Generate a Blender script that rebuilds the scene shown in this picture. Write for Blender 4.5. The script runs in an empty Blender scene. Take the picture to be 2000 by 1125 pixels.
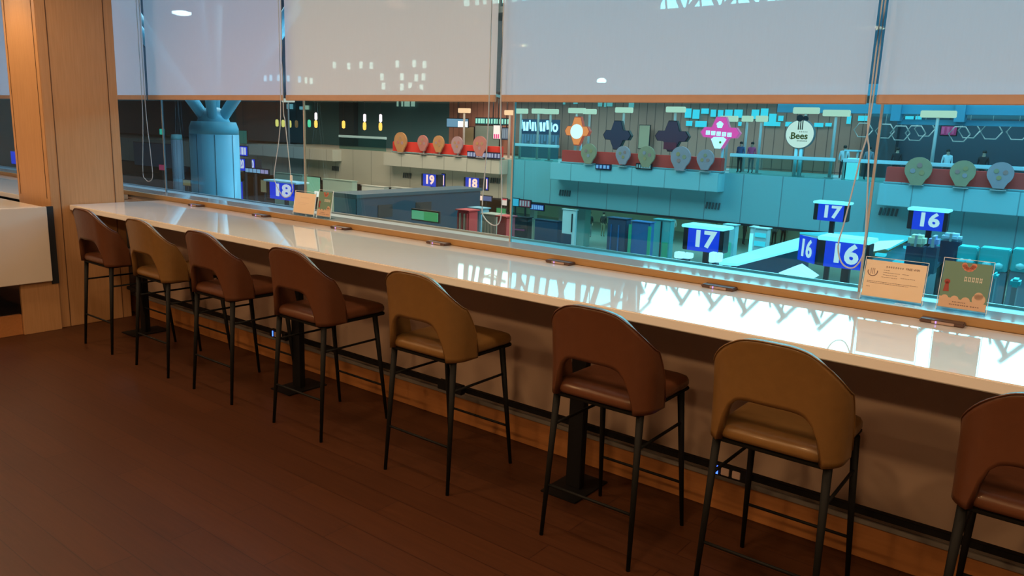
import bpy, bmesh, math, random
from mathutils import Vector, Matrix
random.seed(7)
S = bpy.context.scene
C = S.collection
PI = math.pi

# ------------------------------------------------------------------ camera
cd = bpy.data.cameras.new('camera'); cam = bpy.data.objects.new('camera', cd); C.objects.link(cam)
YAW, PIT, ROL = 0.653700, 0.200673, 0.035556
fw = Vector((-math.sin(YAW)*math.cos(PIT), math.cos(YAW)*math.cos(PIT), -math.sin(PIT)))
r0 = Vector((math.cos(YAW), math.sin(YAW), 0)); u0 = r0.cross(fw)
rt = math.cos(ROL)*r0 + math.sin(ROL)*u0; up = -math.sin(ROL)*r0 + math.cos(ROL)*u0
cam.matrix_world = Matrix(((rt.x, up.x, -fw.x, 0), (rt.y, up.y, -fw.y, 0), (rt.z, up.z, -fw.z, 1.7), (0, 0, 0, 1)))
cd.sensor_width = 36.0; cd.lens = 36.0*1499.833/2000.0; cd.clip_start = 0.05; cd.clip_end = 400
S.camera = cam
vs = S.view_settings
vs.view_transform = 'Standard'; vs.look = 'None'; vs.exposure = 0.0; vs.gamma = 1.0; vs.use_curve_mapping = False

# ------------------------------------------------------------------ world: the dim night-time air of the hall
W = bpy.data.worlds.new('world'); S.world = W; W.use_nodes = True
W.node_tree.nodes['Background'].inputs[0].default_value = (0.05, 0.16, 0.20, 1)
W.node_tree.nodes['Background'].inputs[1].default_value = 0.45

# ------------------------------------------------------------------ lights
def area(name, loc, size, power, color, rot=(0, 0, 0), sy=None, shape=None, spread=None):
    l = bpy.data.lights.new(name, 'AREA'); l.energy = power; l.color = color; l.size = size
    if sy: l.shape = 'RECTANGLE'; l.size_y = sy
    if shape: l.shape = shape
    if spread: l.spread = spread
    o = bpy.data.objects.new(name, l); o.location = loc; o.rotation_euler = rot; C.objects.link(o); return o
def spot(name, loc, tgt, power, color, ang, blend=0.6, rad=0.05):
    l = bpy.data.lights.new(name, 'SPOT'); l.energy = power; l.color = color; l.spot_size = ang; l.spot_blend = blend; l.shadow_soft_size = rad
    o = bpy.data.objects.new(name, l); o.location = loc
    o.rotation_euler = (Vector(tgt)-Vector(loc)).to_track_quat('-Z', 'Y').to_euler(); C.objects.link(o); return o
WARM = (1.0, 0.60, 0.27)
COOL = (0.44, 0.82, 1.0)
for x in (-6.6, -4.4, -2.2, 0.0, 2.2):
    area('lounge_ceiling_lamp', (x, -1.2, 2.85), 0.35, 34, WARM, shape='DISK')
for x in (-6.0, -3.6, -1.2, 1.2): area('mid_ceiling_lamp', (x, 0.5, 2.9), 0.3, 20, WARM, shape='DISK')
for x in (-9.5, -7.9, -6.0, -4.4, -2.8, -1.2, 0.4, 2.0):
    area('window_wash_lamp', (x, 1.7, 2.93), 0.25, 13.5, (1.0, 0.68, 0.42), rot=(math.radians(22), 0, 0), shape='DISK')
spot('column_downlight', (-6.95, 2.15, 2.9), (-6.95, 2.6, 1.0), 34, (1.0, 0.62, 0.22), math.radians(90), 0.8, 0.05)
spot('column_side_downlight', (-5.9, 2.2, 2.9), (-6.6, 2.9, 1.5), 5, (1.0, 0.62, 0.3), math.radians(90), 0.9, 0.08)
area('hall_roof_light', (0, 27, 15), 26, 8200, COOL, sy=20)
area('hall_roof_light', (-34, 26, 15), 24, 7400, (1.0, 0.88, 0.76), sy=18)
for x in (-44, -31, -18, -6): area('hall_under_deck_light', (x, 45.5, -2.95), 10, 330, (0.75, 1.0, 0.80), sy=5)
area('hall_deck_light', (-20, 44.5, 4.0), 40, 1100, (0.95, 0.85, 0.8), sy=2)

# ------------------------------------------------------------------ materials
def lin(c):
    return tuple((v/12.92 if v <= 0.04045 else ((v+0.055)/1.055)**2.4) for v in [q/255.0 for q in c])
MATS = {}
def mat(name, rgb, rough=0.6, metal=0.0, spec=0.5, noise=0.0, scale=8.0, emit=None, es=0.0, coat=0.0, stretch=(1, 1, 1), bump=0.0):
    if name in MATS: return MATS[name]
    m = bpy.data.materials.new(name); m.use_nodes = True; nt = m.node_tree; b = nt.nodes['Principled BSDF']
    col = (*rgb, 1)
    b.inputs['Base Color'].default_value = col; b.inputs['Roughness'].default_value = rough
    b.inputs['Metallic'].default_value = metal; b.inputs['Specular IOR Level'].default_value = spec
    b.inputs['Coat Weight'].default_value = coat
    if emit: b.inputs['Emission Color'].default_value = (*emit, 1); b.inputs['Emission Strength'].default_value = es
    tc = nt.nodes.new('ShaderNodeTexCoord'); mp = nt.nodes.new('ShaderNodeMapping'); mp.inputs['Scale'].default_value = stretch
    nz = nt.nodes.new('ShaderNodeTexNoise'); nz.inputs['Scale'].default_value = scale; nz.inputs['Detail'].default_value = 4
    nt.links.new(tc.outputs['Object'], mp.inputs[0]); nt.links.new(mp.outputs[0], nz.inputs['Vector'])
    if noise > 0:
        mx = nt.nodes.new('ShaderNodeMix'); mx.data_type = 'RGBA'
        mx.inputs[6].default_value = tuple(c*(1-noise) for c in rgb)+(1,)
        mx.inputs[7].default_value = tuple(min(1, c*(1+noise)) for c in rgb)+(1,)
        nt.links.new(nz.outputs['Fac'], mx.inputs[0]); nt.links.new(mx.outputs[2], b.inputs['Base Color'])
    if bump > 0:
        bp = nt.nodes.new('ShaderNodeBump'); bp.inputs['Strength'].default_value = bump; bp.inputs['Distance'].default_value = 0.01
        nt.links.new(nz.outputs['Fac'], bp.inputs['Height']); nt.links.new(bp.outputs[0], b.inputs['Normal'])
    MATS[name] = m; return m
def glow(name, rgb, s):
    return mat(name, (0.02, 0.02, 0.02), 0.5, emit=rgb, es=s)
def grain(name, c1, c2, rough, axis='z', scale=6, coat=0.0, spec=0.5):
    """wood veneer with fine grain running along one axis"""
    m = bpy.data.materials.new(name); m.use_nodes = True; nt = m.node_tree; b = nt.nodes['Principled BSDF']
    tc = nt.nodes.new('ShaderNodeTexCoord'); mp = nt.nodes.new('ShaderNodeMapping')
    mp.inputs['Scale'].default_value = {'z': (14, 14, 0.6), 'x': (0.6, 14, 14), 'y': (14, .6, 14)}[axis]
    nz = nt.nodes.new('ShaderNodeTexNoise'); nz.inputs['Scale'].default_value = scale; nz.inputs['Detail'].default_value = 6
    cr = nt.nodes.new('ShaderNodeValToRGB'); cr.color_ramp.elements[0].position = 0.3; cr.color_ramp.elements[1].position = 0.7
    cr.color_ramp.elements[0].color = (*c1, 1); cr.color_ramp.elements[1].color = (*c2, 1)
    nt.links.new(tc.outputs['Object'], mp.inputs[0]); nt.links.new(mp.outputs[0], nz.inputs['Vector'])
    nt.links.new(nz.outputs['Fac'], cr.inputs[0]); nt.links.new(cr.outputs[0], b.inputs['Base Color'])
    b.inputs['Roughness'].default_value = rough; b.inputs['Coat Weight'].default_value = coat; b.inputs['Specular IOR Level'].default_value = spec
    MATS[name] = m; return m
def planks(name, c1, c2, joint):
    m = bpy.data.materials.new(name); m.use_nodes = True; nt = m.node_tree; b = nt.nodes['Principled BSDF']
    tc = nt.nodes.new('ShaderNodeTexCoord'); br = nt.nodes.new('ShaderNodeTexBrick')
    br.inputs['Scale'].default_value = 1.0; br.inputs['Brick Width'].default_value = 1.2; br.inputs['Row Height'].default_value = 0.145
    br.inputs['Mortar Size'].default_value = 0.0022; br.inputs['Color1'].default_value = (*c1, 1); br.inputs['Color2'].default_value = (*c2, 1)
    br.inputs['Mortar'].default_value = (*joint, 1); br.offset = 0.37
    mp = nt.nodes.new('ShaderNodeMapping'); mp.inputs['Scale'].default_value = (1.2, 22, 1)
    nz = nt.nodes.new('ShaderNodeTexNoise'); nz.inputs['Scale'].default_value = 3; nz.inputs['Detail'].default_value = 6
    mx = nt.nodes.new('ShaderNodeMix'); mx.data_type = 'RGBA'; mx.blend_type = 'MULTIPLY'; mx.inputs[0].default_value = 0.5
    cr = nt.nodes.new('ShaderNodeValToRGB'); cr.color_ramp.elements[0].color = (0.45, 0.45, 0.45, 1); cr.color_ramp.elements[0].position = 0.3
    cr.color_ramp.elements[1].position = 0.75
    L = nt.links
    L.new(tc.outputs['Object'], br.inputs['Vector']); L.new(tc.outputs['Object'], mp.inputs[0]); L.new(mp.outputs[0], nz.inputs['Vector'])
    L.new(nz.outputs['Fac'], cr.inputs[0]); L.new(br.outputs['Color'], mx.inputs[6]); L.new(cr.outputs[0], mx.inputs[7]); L.new(mx.outputs[2], b.inputs['Base Color'])
    b.inputs['Roughness'].default_value = 0.42; b.inputs['Specular IOR Level'].default_value = 0.35
    MATS[name] = m; return m
def panelled(name, rgb, seam, wx, wz, rough=0.5, z0=0.0):
    """metal cladding with thin dark panel joints"""
    m = bpy.data.materials.new(name); m.use_nodes = True; nt = m.node_tree; b = nt.nodes['Principled BSDF']
    tc = nt.nodes.new('ShaderNodeTexCoord'); sp = nt.nodes.new('ShaderNodeSeparateXYZ'); nt.links.new(tc.outputs['Object'], sp.inputs[0])
    outs = []
    for k, w, off in (('X', wx, 0.3), ('Z', wz, z0)):
        a = nt.nodes.new('ShaderNodeMath'); a.operation = 'ADD'; a.inputs[1].default_value = 400+off
        d = nt.nodes.new('ShaderNodeMath'); d.operation = 'DIVIDE'; d.inputs[1].default_value = w
        f = nt.nodes.new('ShaderNodeMath'); f.operation = 'FRACT'; g = nt.nodes.new('ShaderNodeMath'); g.operation = 'LESS_THAN'; g.inputs[1].default_value = 0.05/w
        nt.links.new(sp.outputs[k], a.inputs[0]); nt.links.new(a.outputs[0], d.inputs[0]); nt.links.new(d.outputs[0], f.inputs[0]); nt.links.new(f.outputs[0], g.inputs[0]); outs.append(g)
    mm = nt.nodes.new('ShaderNodeMath'); mm.operation = 'MAXIMUM'; nt.links.new(outs[0].outputs[0], mm.inputs[0]); nt.links.new(outs[1].outputs[0], mm.inputs[1])
    mx = nt.nodes.new('ShaderNodeMix'); mx.data_type = 'RGBA'; mx.inputs[6].default_value = (*rgb, 1); mx.inputs[7].default_value = (*seam, 1)
    nt.links.new(mm.outputs[0], mx.inputs[0]); nt.links.new(mx.outputs[2], b.inputs['Base Color']); b.inputs['Roughness'].default_value = rough
    MATS[name] = m; return m
def glassmat(name, tint, refl=1.0):
    """thin pane: tinted see-through with a mirror-like sheen that grows towards grazing angles"""
    m = bpy.data.materials.new(name); m.use_nodes = True; nt = m.node_tree; nt.nodes.clear()
    o = nt.nodes.new('ShaderNodeOutputMaterial'); t = nt.nodes.new('ShaderNodeBsdfTransparent'); t.inputs[0].default_value = (*tint, 1)
    g = nt.nodes.new('ShaderNodeBsdfGlossy'); g.inputs['Roughness'].default_value = 0.0; g.inputs[0].default_value = (refl, refl, refl, 1)
    f = nt.nodes.new('ShaderNodeFresnel'); ge = nt.nodes.new('ShaderNodeNewGeometry'); io = nt.nodes.new('ShaderNodeMix'); io.inputs[2].default_value = 1.45; io.inputs[3].default_value = 1/1.45
    nt.links.new(ge.outputs['Backfacing'], io.inputs[0]); nt.links.new(io.outputs[0], f.inputs[0]); mx = nt.nodes.new('ShaderNodeMixShader')
    nt.links.new(f.outputs[0], mx.inputs[0]); nt.links.new(t.outputs[0], mx.inputs[1]); nt.links.new(g.outputs[0], mx.inputs[2]); nt.links.new(mx.outputs[0], o.inputs[0])
    MATS[name] = m; return m
def meshblind(name, rgb, tr, openness):
    """woven roller screen: mostly cloth, partly see-through between the threads"""
    m = bpy.data.materials.new(name); m.use_nodes = True; nt = m.node_tree; nt.nodes.clear()
    o = nt.nodes.new('ShaderNodeOutputMaterial'); t = nt.nodes.new('ShaderNodeBsdfTransparent')
    d = nt.nodes.new('ShaderNodeBsdfDiffuse'); d.inputs[0].default_value = (*rgb, 1)
    l = nt.nodes.new('ShaderNodeBsdfTranslucent'); l.inputs[0].default_value = (*tr, 1)
    tc = nt.nodes.new('ShaderNodeTexCoord'); mp = nt.nodes.new('ShaderNodeMapping'); mp.inputs['Scale'].default_value = (60, 1, 3)
    nz = nt.nodes.new('ShaderNodeTexNoise'); nz.inputs['Scale'].default_value = 2.5
    mr = nt.nodes.new('ShaderNodeMapRange'); mr.inputs['To Min'].default_value = openness*0.75; mr.inputs['To Max'].default_value = openness*1.25
    m1 = nt.nodes.new('ShaderNodeMixShader'); m1.inputs[0].default_value = 0.33; m2 = nt.nodes.new('ShaderNodeMixShader')
    L = nt.links
    L.new(tc.outputs['Object'], mp.inputs[0]); L.new(mp.outputs[0], nz.inputs['Vector']); L.new(nz.outputs['Fac'], mr.inputs[0])
    L.new(d.outputs[0], m1.inputs[1]); L.new(l.outputs[0], m1.inputs[2]); L.new(mr.outputs[0], m2.inputs[0]); L.new(m1.outputs[0], m2.inputs[1]); L.new(t.outputs[0], m2.inputs[2]); L.new(m2.outputs[0], o.inputs[0])
    MATS[name] = m; return m

M_floor = planks('dark_plank_floor', (0.070, 0.023, 0.0085), (0.056, 0.018, 0.007), (0.03, 0.008, 0.004))
M_wood = grain('oak_veneer', (0.40, 0.215, 0.095), (0.46, 0.255, 0.12), 0.45)
M_curb = grain('orange_wood', (0.36, 0.205, 0.085), (0.41, 0.24, 0.10), 0.4, 'x')
M_plinth = grain('plinth_wood', (0.36, 0.145, 0.045), (0.41, 0.17, 0.055), 0.5, 'x')
M_groove = mat('groove_shadow_gap', (0.10, 0.045, 0.02), 0.8)
M_marble = mat('white_marble', (0.74, 0.70, 0.68), 0.025, spec=0.62, noise=0.05, scale=3.0)
M_marble2 = mat('marble_slab', (0.62, 0.56, 0.50), 0.3, noise=0.10, scale=2.2)
M_wallp = mat('beige_paint', (0.52, 0.38, 0.31), 0.8, noise=0.04, scale=10)
M_sill = mat('polished_sill', (0.52, 0.46, 0.44), 0.04, spec=0.7, noise=0.03)
M_sillo = mat('outer_sill_metal', (0.42, 0.47, 0.52), 0.3, metal=0.2)
M_black = mat('black_powder_coat', (0.007, 0.007, 0.007), 0.6, spec=0.12, bump=0.05, scale=200)
M_blackm = mat('black_steel', (0.004, 0.004, 0.005), 0.6, spec=0.2)
M_brown = mat('brown_leather', (0.098, 0.034, 0.015), 0.36, noise=0.12, scale=30, bump=0.10, spec=0.5, coat=0.12)
M_tan = mat('tan_leather', (0.170, 0.086, 0.026), 0.36, noise=0.12, scale=30, bump=0.10, spec=0.5, coat=0.12)
M_rail = mat('grey_ledge', (0.20, 0.19, 0.19), 0.4)
M_hem = mat('hem_brown', (0.50, 0.32, 0.23), 0.7, noise=0.06, scale=20)
M_blind = meshblind('roller_screen_cloth', (0.64, 0.56, 0.66), (0.78, 0.74, 0.80), 0.085)
M_chain = mat('chain_plastic', (0.50, 0.55, 0.62), 0.35)
M_joint = mat('glass_joint_strip', (0.42, 0.36, 0.32), 0.4)
M_sock = mat('socket_bronze', (0.10, 0.055, 0.045), 0.45)
M_sockw = mat('socket_insert', (0.42, 0.30, 0.26), 0.4)
M_ceil = mat('lounge_ceiling_paint', (0.62, 0.50, 0.40), 0.9)
M_lwall = mat('lounge_wall_paint', (0.45, 0.33, 0.24), 0.9)
M_acry = glassmat('clear_acrylic', (0.93, 0.97, 0.98))
M_white = mat('white_plastic', (0.8, 0.8, 0.8), 0.4)
M_paper = mat('cream_paper', (0.78, 0.62, 0.46), 0.8, noise=0.02)
M_ink = mat('grey_ink', (0.22, 0.15, 0.14), 0.9)
M_green = mat('poster_green', (0.14, 0.25, 0.19), 0.7)
M_coral = mat('poster_coral', (0.62, 0.22, 0.15), 0.7)
M_peach = mat('poster_peach', (0.62, 0.42, 0.30), 0.7)
M_dkred = mat('poster_dark_red', (0.30, 0.05, 0.04), 0.7)
# hall
M_hclad = panelled('hall_cladding', (0.27, 0.50, 0.51), (0.18, 0.26, 0.28), 2.08, 50)
M_hbox = panelled('hall_balcony_cladding', (0.35, 0.59, 0.60), (0.20, 0.34, 0.36), 2.08, 50)
M_hdark = mat('hall_dark', (0.03, 0.06, 0.08), 0.7, noise=0.2, scale=0.3)
M_hblack = mat('hall_black', (0.012, 0.016, 0.022), 0.5)
M_hfloor = mat('hall_terrazzo', (0.30, 0.36, 0.36), 0.22, noise=0.1, scale=1)
M_hslat = panelled('hall_wood_slats', (0.44, 0.20, 0.15), (0.15, 0.07, 0.06), 0.62, 50)
M_hteal = mat('hall_teal_wall', (0.06, 0.16, 0.19), 0.7, noise=0.15, scale=0.2)
M_hnavy = mat('hall_navy', (0.035, 0.08, 0.12), 0.6, noise=0.2, scale=0.4)
M_hbeam = mat('hall_blue_beam', (0.10, 0.33, 0.45), 0.5, noise=0.2, scale=0.5)
M_hrail = mat('hall_rail', (0.55, 0.80, 0.85), 0.3)
M_hred = mat('planter_red', (0.85, 0.06, 0.045), 0.6, noise=0.15, scale=1)
M_hpost = mat('post_grey', (0.50, 0.46, 0.44), 0.5)
M_hisl = mat('island_blue_panel', (0.006, 0.045, 0.090), 0.4, noise=0.1, scale=1)
M_hislb = mat('island_bright_blue', (0.006, 0.11, 0.20), 0.4)
M_hcol = mat('column_cladding', (0.33, 0.66, 0.75), 0.35, noise=0.06, scale=1)
M_hcolseam = mat('column_seam', (0.05, 0.14, 0.18), 0.6)
M_truss = mat('truss_teal', (0.01, 0.10, 0.10), 0.7)
M_blue = glow('sign_blue', lin((10, 60, 225)), 0.95)
M_num = glow('sign_white', (1.0, 0.72, 0.68), 1.25)
M_hood = glow('lit_hood', (0.45, 0.95, 1.0), 1.4)
M_hoodw = glow('lit_hood_white', (0.85, 1.0, 1.0), 1.5)
M_cyan = glow('lit_cyan', (0.10, 0.85, 0.95), 0.9)
M_cream = glow('lamp_cream', (1.0, 0.70, 0.46), 1.15)
M_amber = glow('lamp_amber', (1.0, 0.62, 0.12), 1.6)
M_white_l = glow('lamp_white', (0.85, 0.9, 1.0), 2.2)
M_sky = glow('skylight_glass', (0.60, 1.0, 1.0), 13.0)
M_sky2 = glow('dim_skylight_glass', (0.42, 0.90, 0.95), 4.5)
M_pane = glow('upper_window_light', (0.55, 0.95, 0.95), 5.0)

# ------------------------------------------------------------------ mesh helpers
LOC = {}
class MB:
    def __init__(s): s.bm = bmesh.new(); s.mi = 0
    def _fin(s, fs):
        for f in fs: f.material_index = s.mi
    def box(s, c, d, rz=0.0, bev=0.0, ry=0.0, rx=0.0):
        r = bmesh.ops.create_cube(s.bm, size=1.0)
        Mx = Matrix.Translation(c) @ Matrix.Rotation(rz, 4, 'Z') @ Matrix.Rotation(ry, 4, 'Y') @ Matrix.Rotation(rx, 4, 'X') @ Matrix.Diagonal((*d, 1))
        bmesh.ops.transform(s.bm, matrix=Mx, verts=r['verts'])
        fs = set(f for v in r['verts'] for f in v.link_faces); s._fin(fs)
        if bev > 0:
            es = list(set(e for v in r['verts'] for e in v.link_edges))
            rr = bmesh.ops.bevel(s.bm, geom=es, offset=bev, segments=2, affect='EDGES'); s._fin(rr['faces'])
        return s
    def bx(s, x0, x1, y0, y1, z0, z1, bev=0.0):
        return s.box(((x0+x1)/2, (y0+y1)/2, (z0+z1)/2), (abs(x1-x0), abs(y1-y0), abs(z1-z0)), bev=bev)
    def cone(s, p0, p1, ra, rb, n=12):
        p0 = Vector(p0); p1 = Vector(p1); d = p1-p0
        q = d.to_track_quat('Z', 'Y').to_matrix()
        A = []; B = []
        for i in range(n):
            a = 2*PI*i/n; o = q @ Vector((math.cos(a), math.sin(a), 0))
            A.append(s.bm.verts.new(p0+o*ra)); B.append(s.bm.verts.new(p1+o*rb))
        fs = [s.bm.faces.new((A[i], A[(i+1) % n], B[(i+1) % n], B[i])) for i in range(n)]
        fs.append(s.bm.faces.new(A[::-1])); fs.append(s.bm.faces.new(B)); s._fin(fs)
        for f in fs[:-2]: f.smooth = True
        return s
    def tube(s, pts, r, n=6):
        pts = [Vector(p) for p in pts]; rings = []
        for i, p in enumerate(pts):
            d = (pts[min(i+1, len(pts)-1)]-pts[max(i-1, 0)]).normalized(); q = d.to_track_quat('Z', 'Y').to_matrix()
            rings.append([s.bm.verts.new(p + q @ Vector((math.cos(2*PI*k/n)*r, math.sin(2*PI*k/n)*r, 0))) for k in range(n)])
        fs = []
        for a, b in zip(rings, rings[1:]):
            for k in range(n): fs.append(s.bm.faces.new((a[k], a[(k+1) % n], b[(k+1) % n], b[k])))
        fs.append(s.bm.faces.new(rings[0][::-1])); fs.append(s.bm.faces.new(rings[-1])); s._fin(fs)
        for f in fs: f.smooth = True
        return s
    def lathe(s, c, prof, n=20, sx=1.0, sy=1.0):
        rings = [[s.bm.verts.new((c[0]+math.cos(2*PI*k/n)*r*sx, c[1]+math.sin(2*PI*k/n)*r*sy, c[2]+z)) for k in range(n)] for r, z in prof]
        fs = []
        for a, b in zip(rings, rings[1:]):
            for k in range(n): fs.append(s.bm.faces.new((a[k], a[(k+1) % n], b[(k+1) % n], b[k])))
        for f in fs: f.smooth = True
        fs.append(s.bm.faces.new(rings[0][::-1])); fs.append(s.bm.faces.new(rings[-1])); s._fin(fs); return s
    def prism_y(s, poly, y0, y1):
        """closed outline in X,Z pushed through from y0 to y1"""
        A = [s.bm.verts.new((x, y0, z)) for x, z in poly]; B = [s.bm.verts.new((x, y1, z)) for x, z in poly]; n = len(poly)
        fs = [s.bm.faces.new(A), s.bm.faces.new(B[::-1])]+[s.bm.faces.new((A[i], B[i], B[(i+1) % n], A[(i+1) % n])) for i in range(n)]
        s._fin(fs); return s
    def prism_z(s, poly, z0, z1):
        A = [s.bm.verts.new((x, y, z0)) for x, y in poly]; B = [s.bm.verts.new((x, y, z1)) for x, y in poly]; n = len(poly)
        fs = [s.bm.faces.new(A[::-1]), s.bm.faces.new(B)]+[s.bm.faces.new((A[i], A[(i+1) % n], B[(i+1) % n], B[i])) for i in range(n)]
        s._fin(fs); return s
    def build(s, name, m, parent=None, base=None, smooth=False):
        bmesh.ops.recalc_face_normals(s.bm, faces=s.bm.faces[:])
        me = bpy.data.meshes.new(name)
        if parent is not None: off = LOC[parent]
        elif base is not None: off = Vector(base)
        else:
            vs_ = [v.co for v in s.bm.verts]
            off = Vector((sum(v.x for v in vs_)/len(vs_), sum(v.y for v in vs_)/len(vs_), min(v.z for v in vs_)))
        bmesh.ops.translate(s.bm, verts=s.bm.verts[:], vec=-off)
        s.bm.to_mesh(me); s.bm.free()
        for mm in (m if isinstance(m, (list, tuple)) else [m]): me.materials.append(mm)
        if smooth:
            for p in me.polygons: p.use_smooth = True
        o = bpy.data.objects.new(name, me); C.objects.link(o)
        if parent is not None: o.parent = parent
        else: o.location = off
        LOC[o] = off.copy()
        return o
def tag(o, label=None, cat=None, group=None, kind=None):
    if label: o['label'] = label
    if cat: o['category'] = cat
    if group: o['group'] = group
    if kind: o['kind'] = kind
    return o
def empty(name, loc, label, cat, group=None, rz=0.0):
    o = bpy.data.objects.new(name, None); o.empty_display_size = 0.1; C.objects.link(o); o.location = loc; o.rotation_euler = (0, 0, rz)
    LOC[o] = Vector(loc); return tag(o, label, cat, group)
def struct(name, mb, m, **k): return tag(mb.build(name, m, base=(0, 0, 0), **k), kind='structure')
def textmesh(name, txt, size, Mx, m, parent, ext=0.004, bold=0.0, align='CENTER', shear=0.0):
    """lettering as a thin mesh; Mx puts the text plane (x right, y up) into the world"""
    cu = bpy.data.curves.new(name, 'FONT'); cu.body = txt; cu.size = size; cu.extrude = ext; cu.offset = bold; cu.align_x = align; cu.align_y = 'CENTER'; cu.shear = shear
    cu.resolution_u = 3
    t = bpy.data.objects.new('t', cu); C.objects.link(t); dg = bpy.context.evaluated_depsgraph_get()
    me = bpy.data.meshes.new_from_object(t.evaluated_get(dg)); bpy.data.objects.remove(t); bpy.data.curves.remove(cu)
    me.name = name; me.transform(Matrix.Translation(-LOC[parent]) @ Mx); me.materials.clear(); me.materials.append(m)
    o = bpy.data.objects.new(name, me); C.objects.link(o); o.parent = parent; LOC[o] = LOC[parent]; return o
def facing(p, yaw=0.0, lean=0.0):
    """a text/face frame: x along world X turned by yaw, y up, looking towards -Y"""
    return Matrix.Translation(p) @ Matrix.Rotation(yaw, 4, 'Z') @ Matrix.Rotation(PI/2-lean, 4, 'X')

# ================================================================== LOUNGE SETTING
b = MB().bx(-12, 5, -4.5, 3.34, -0.1, 0.0); struct('floor', b, M_floor)
b = MB().bx(-12, 5, -4.5, 3.9, 3.0, 3.1); struct('ceiling', b, M_ceil)
b = MB().bx(-12, 5, -4.6, -4.5, 0, 3.0); struct('wall_back', b, M_lwall)
b = MB().bx(-12.1, -12, -4.5, 3.34, 0, 3.0); struct('wall_left', b, M_lwall)
b = MB().bx(5, 5.1, -4.5, 3.34, 0, 3.0); struct('wall_right', b, M_lwall)
b = MB().bx(-12, 5, 3.34, 3.60, -0.1, 0.956); b.bx(-12, 5, 3.5275, 3.60, 0.956, 1.004); struct('wall_front', b, M_wallp)
b = MB().bx(-12, 5, 3.25, 3.34, 0.0, 0.172, 0.003); struct('baseboard_front', b, M_plinth)
b = MB().bx(-12, 5, 3.225, 3.34, 0.160, 0.19, 0.003); struct('trim_1', b, M_rail)
b = MB().bx(-12, 5, 3.50, 3.515+0.012, 1.0, 1.037, 0.001); struct('trim_2', b, M_curb)
b = MB(); b.box((-3.5, 3.6105, 1.0215), (17, 0.189, 0.032), rx=0.007, bev=0.001); struct('trim_3', b, M_sill)
b = MB().bx(-12, 5, 3.735, 3.93, 0.99, 1.02, 0.004); b.bx(-12, 5, 3.93, 3.95, 0.95, 1.03, .004); struct('trim_4', b, M_sillo)
b = MB().bx(-12, 5, 3.70, 3.90, -5.3, 0.99); struct('wall_outer_front', b, M_sillo)
b = MB().bx(-12, 5, 3.70, 3.90, 3.0, 6.0); struct('wall_outer_upper', b, M_hdark)
# glass panes between the joints, each its own tint
edges = [-12.0, -8.97, -6.935, -4.87, -2.87, -0.84, 1.20, 3.2, 5.0]
tints = [(0.62, 0.82, 0.95)]*3+[(0.95, 0.93, 0.86)]+[(0.56, 0.92, 1.0)]*4
for i in range(8):
    gm = glassmat('window_glass_%d' % i, tints[i])
    w = struct('window_%d' % (i+1), MB().bx(edges[i]+0.006, edges[i+1]-0.006, 3.706, 3.718, 1.02, 3.0), gm)
    MB().bx(edges[i+1]-0.0055, edges[i+1]+0.0055, 3.7055, 3.7185, 1.02, 3.0).build('glass_joint', M_joint, w)

# ================================================================== SQUARE COLUMN
col = empty('square_column', (-6.91, 2.87, 0), 'square oak-veneered column at the far left end of the long marble counter', 'column')
b = MB().bx(-7.22, -6.602, 2.58, 3.16, 0, 3.0, 0.004); b.build('column_body', M_wood, col)
for y in (2.655, 3.085): MB().bx(-6.603, -6.5995, y-0.003, y+0.003, 0.0, 3.0).build('groove', M_groove, col)
for x in (-7.17, -6.66): MB().bx(x-0.003, x+0.003, 2.5775, 2.581, 1.05, 3.0).build('groove', M_groove, col)

# ================================================================== LONG COUNTER
ctr = empty('bar_counter', (-2.6, 3.1, 0), 'long white marble bar counter running under the window', 'counter')
MB().bx(-6.597, 4.9, 2.715, 3.497, 0.958, 1.0, 0.004).build('countertop', M_marble, ctr)
for x in (-6.03, -4.03, -1.86, 0.35, 2.5):
    l = MB().bx(x-0.042, x+0.042, 2.97, 3.01, 0.008, 0.955, 0.003).build('leg', M_blackm, ctr)
    MB().bx(x-0.10, x+0.10, 2.84, 3.14, 0.0, 0.008, 0.002).build('base_plate', M_blackm, l)
MB().bx(-6.5, 4.8, 3.08, 3.11, 0.268, 0.296, 0.003).build('crossbar', M_blackm, ctr)
MB().bx(-6.5, 4.8, 3.26, 3.30, 0.90, 0.955, 0.003).build('support_beam', M_blackm, ctr)
for x in (-4.33, -2.75, -1.12):
    ob = empty('power_outlet_box', (x, 3.07, 0.262), {-4.33: 'small black outlet box with a blue light, behind the fourth stool from the left', -2.75: 'small black outlet box on the crossbar behind the left tan stool in the middle', -1.12: 'black outlet box with two beige sockets and a blue light behind the nearest tan stool'}[x], 'outlet')
    MB().bx(x-0.09, x+0.09, 3.045, 3.079, 0.262, 0.315, 0.003).build('housing', M_blackm, ob)
    if x != -2.75:
        MB().bx(x-0.055, x-0.047, 3.041, 3.046, 0.27, 0.308).build('indicator_light', glow('led_blue', (0.05, 0.15, 1.0), 3.0), ob)
        for dx in (-0.015, 0.035): MB().bx(x+dx-0.018, x+dx+0.018, 3.041, 3.046, 0.272, 0.306, 0.002).build('socket', M_sockw, ob)
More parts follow.
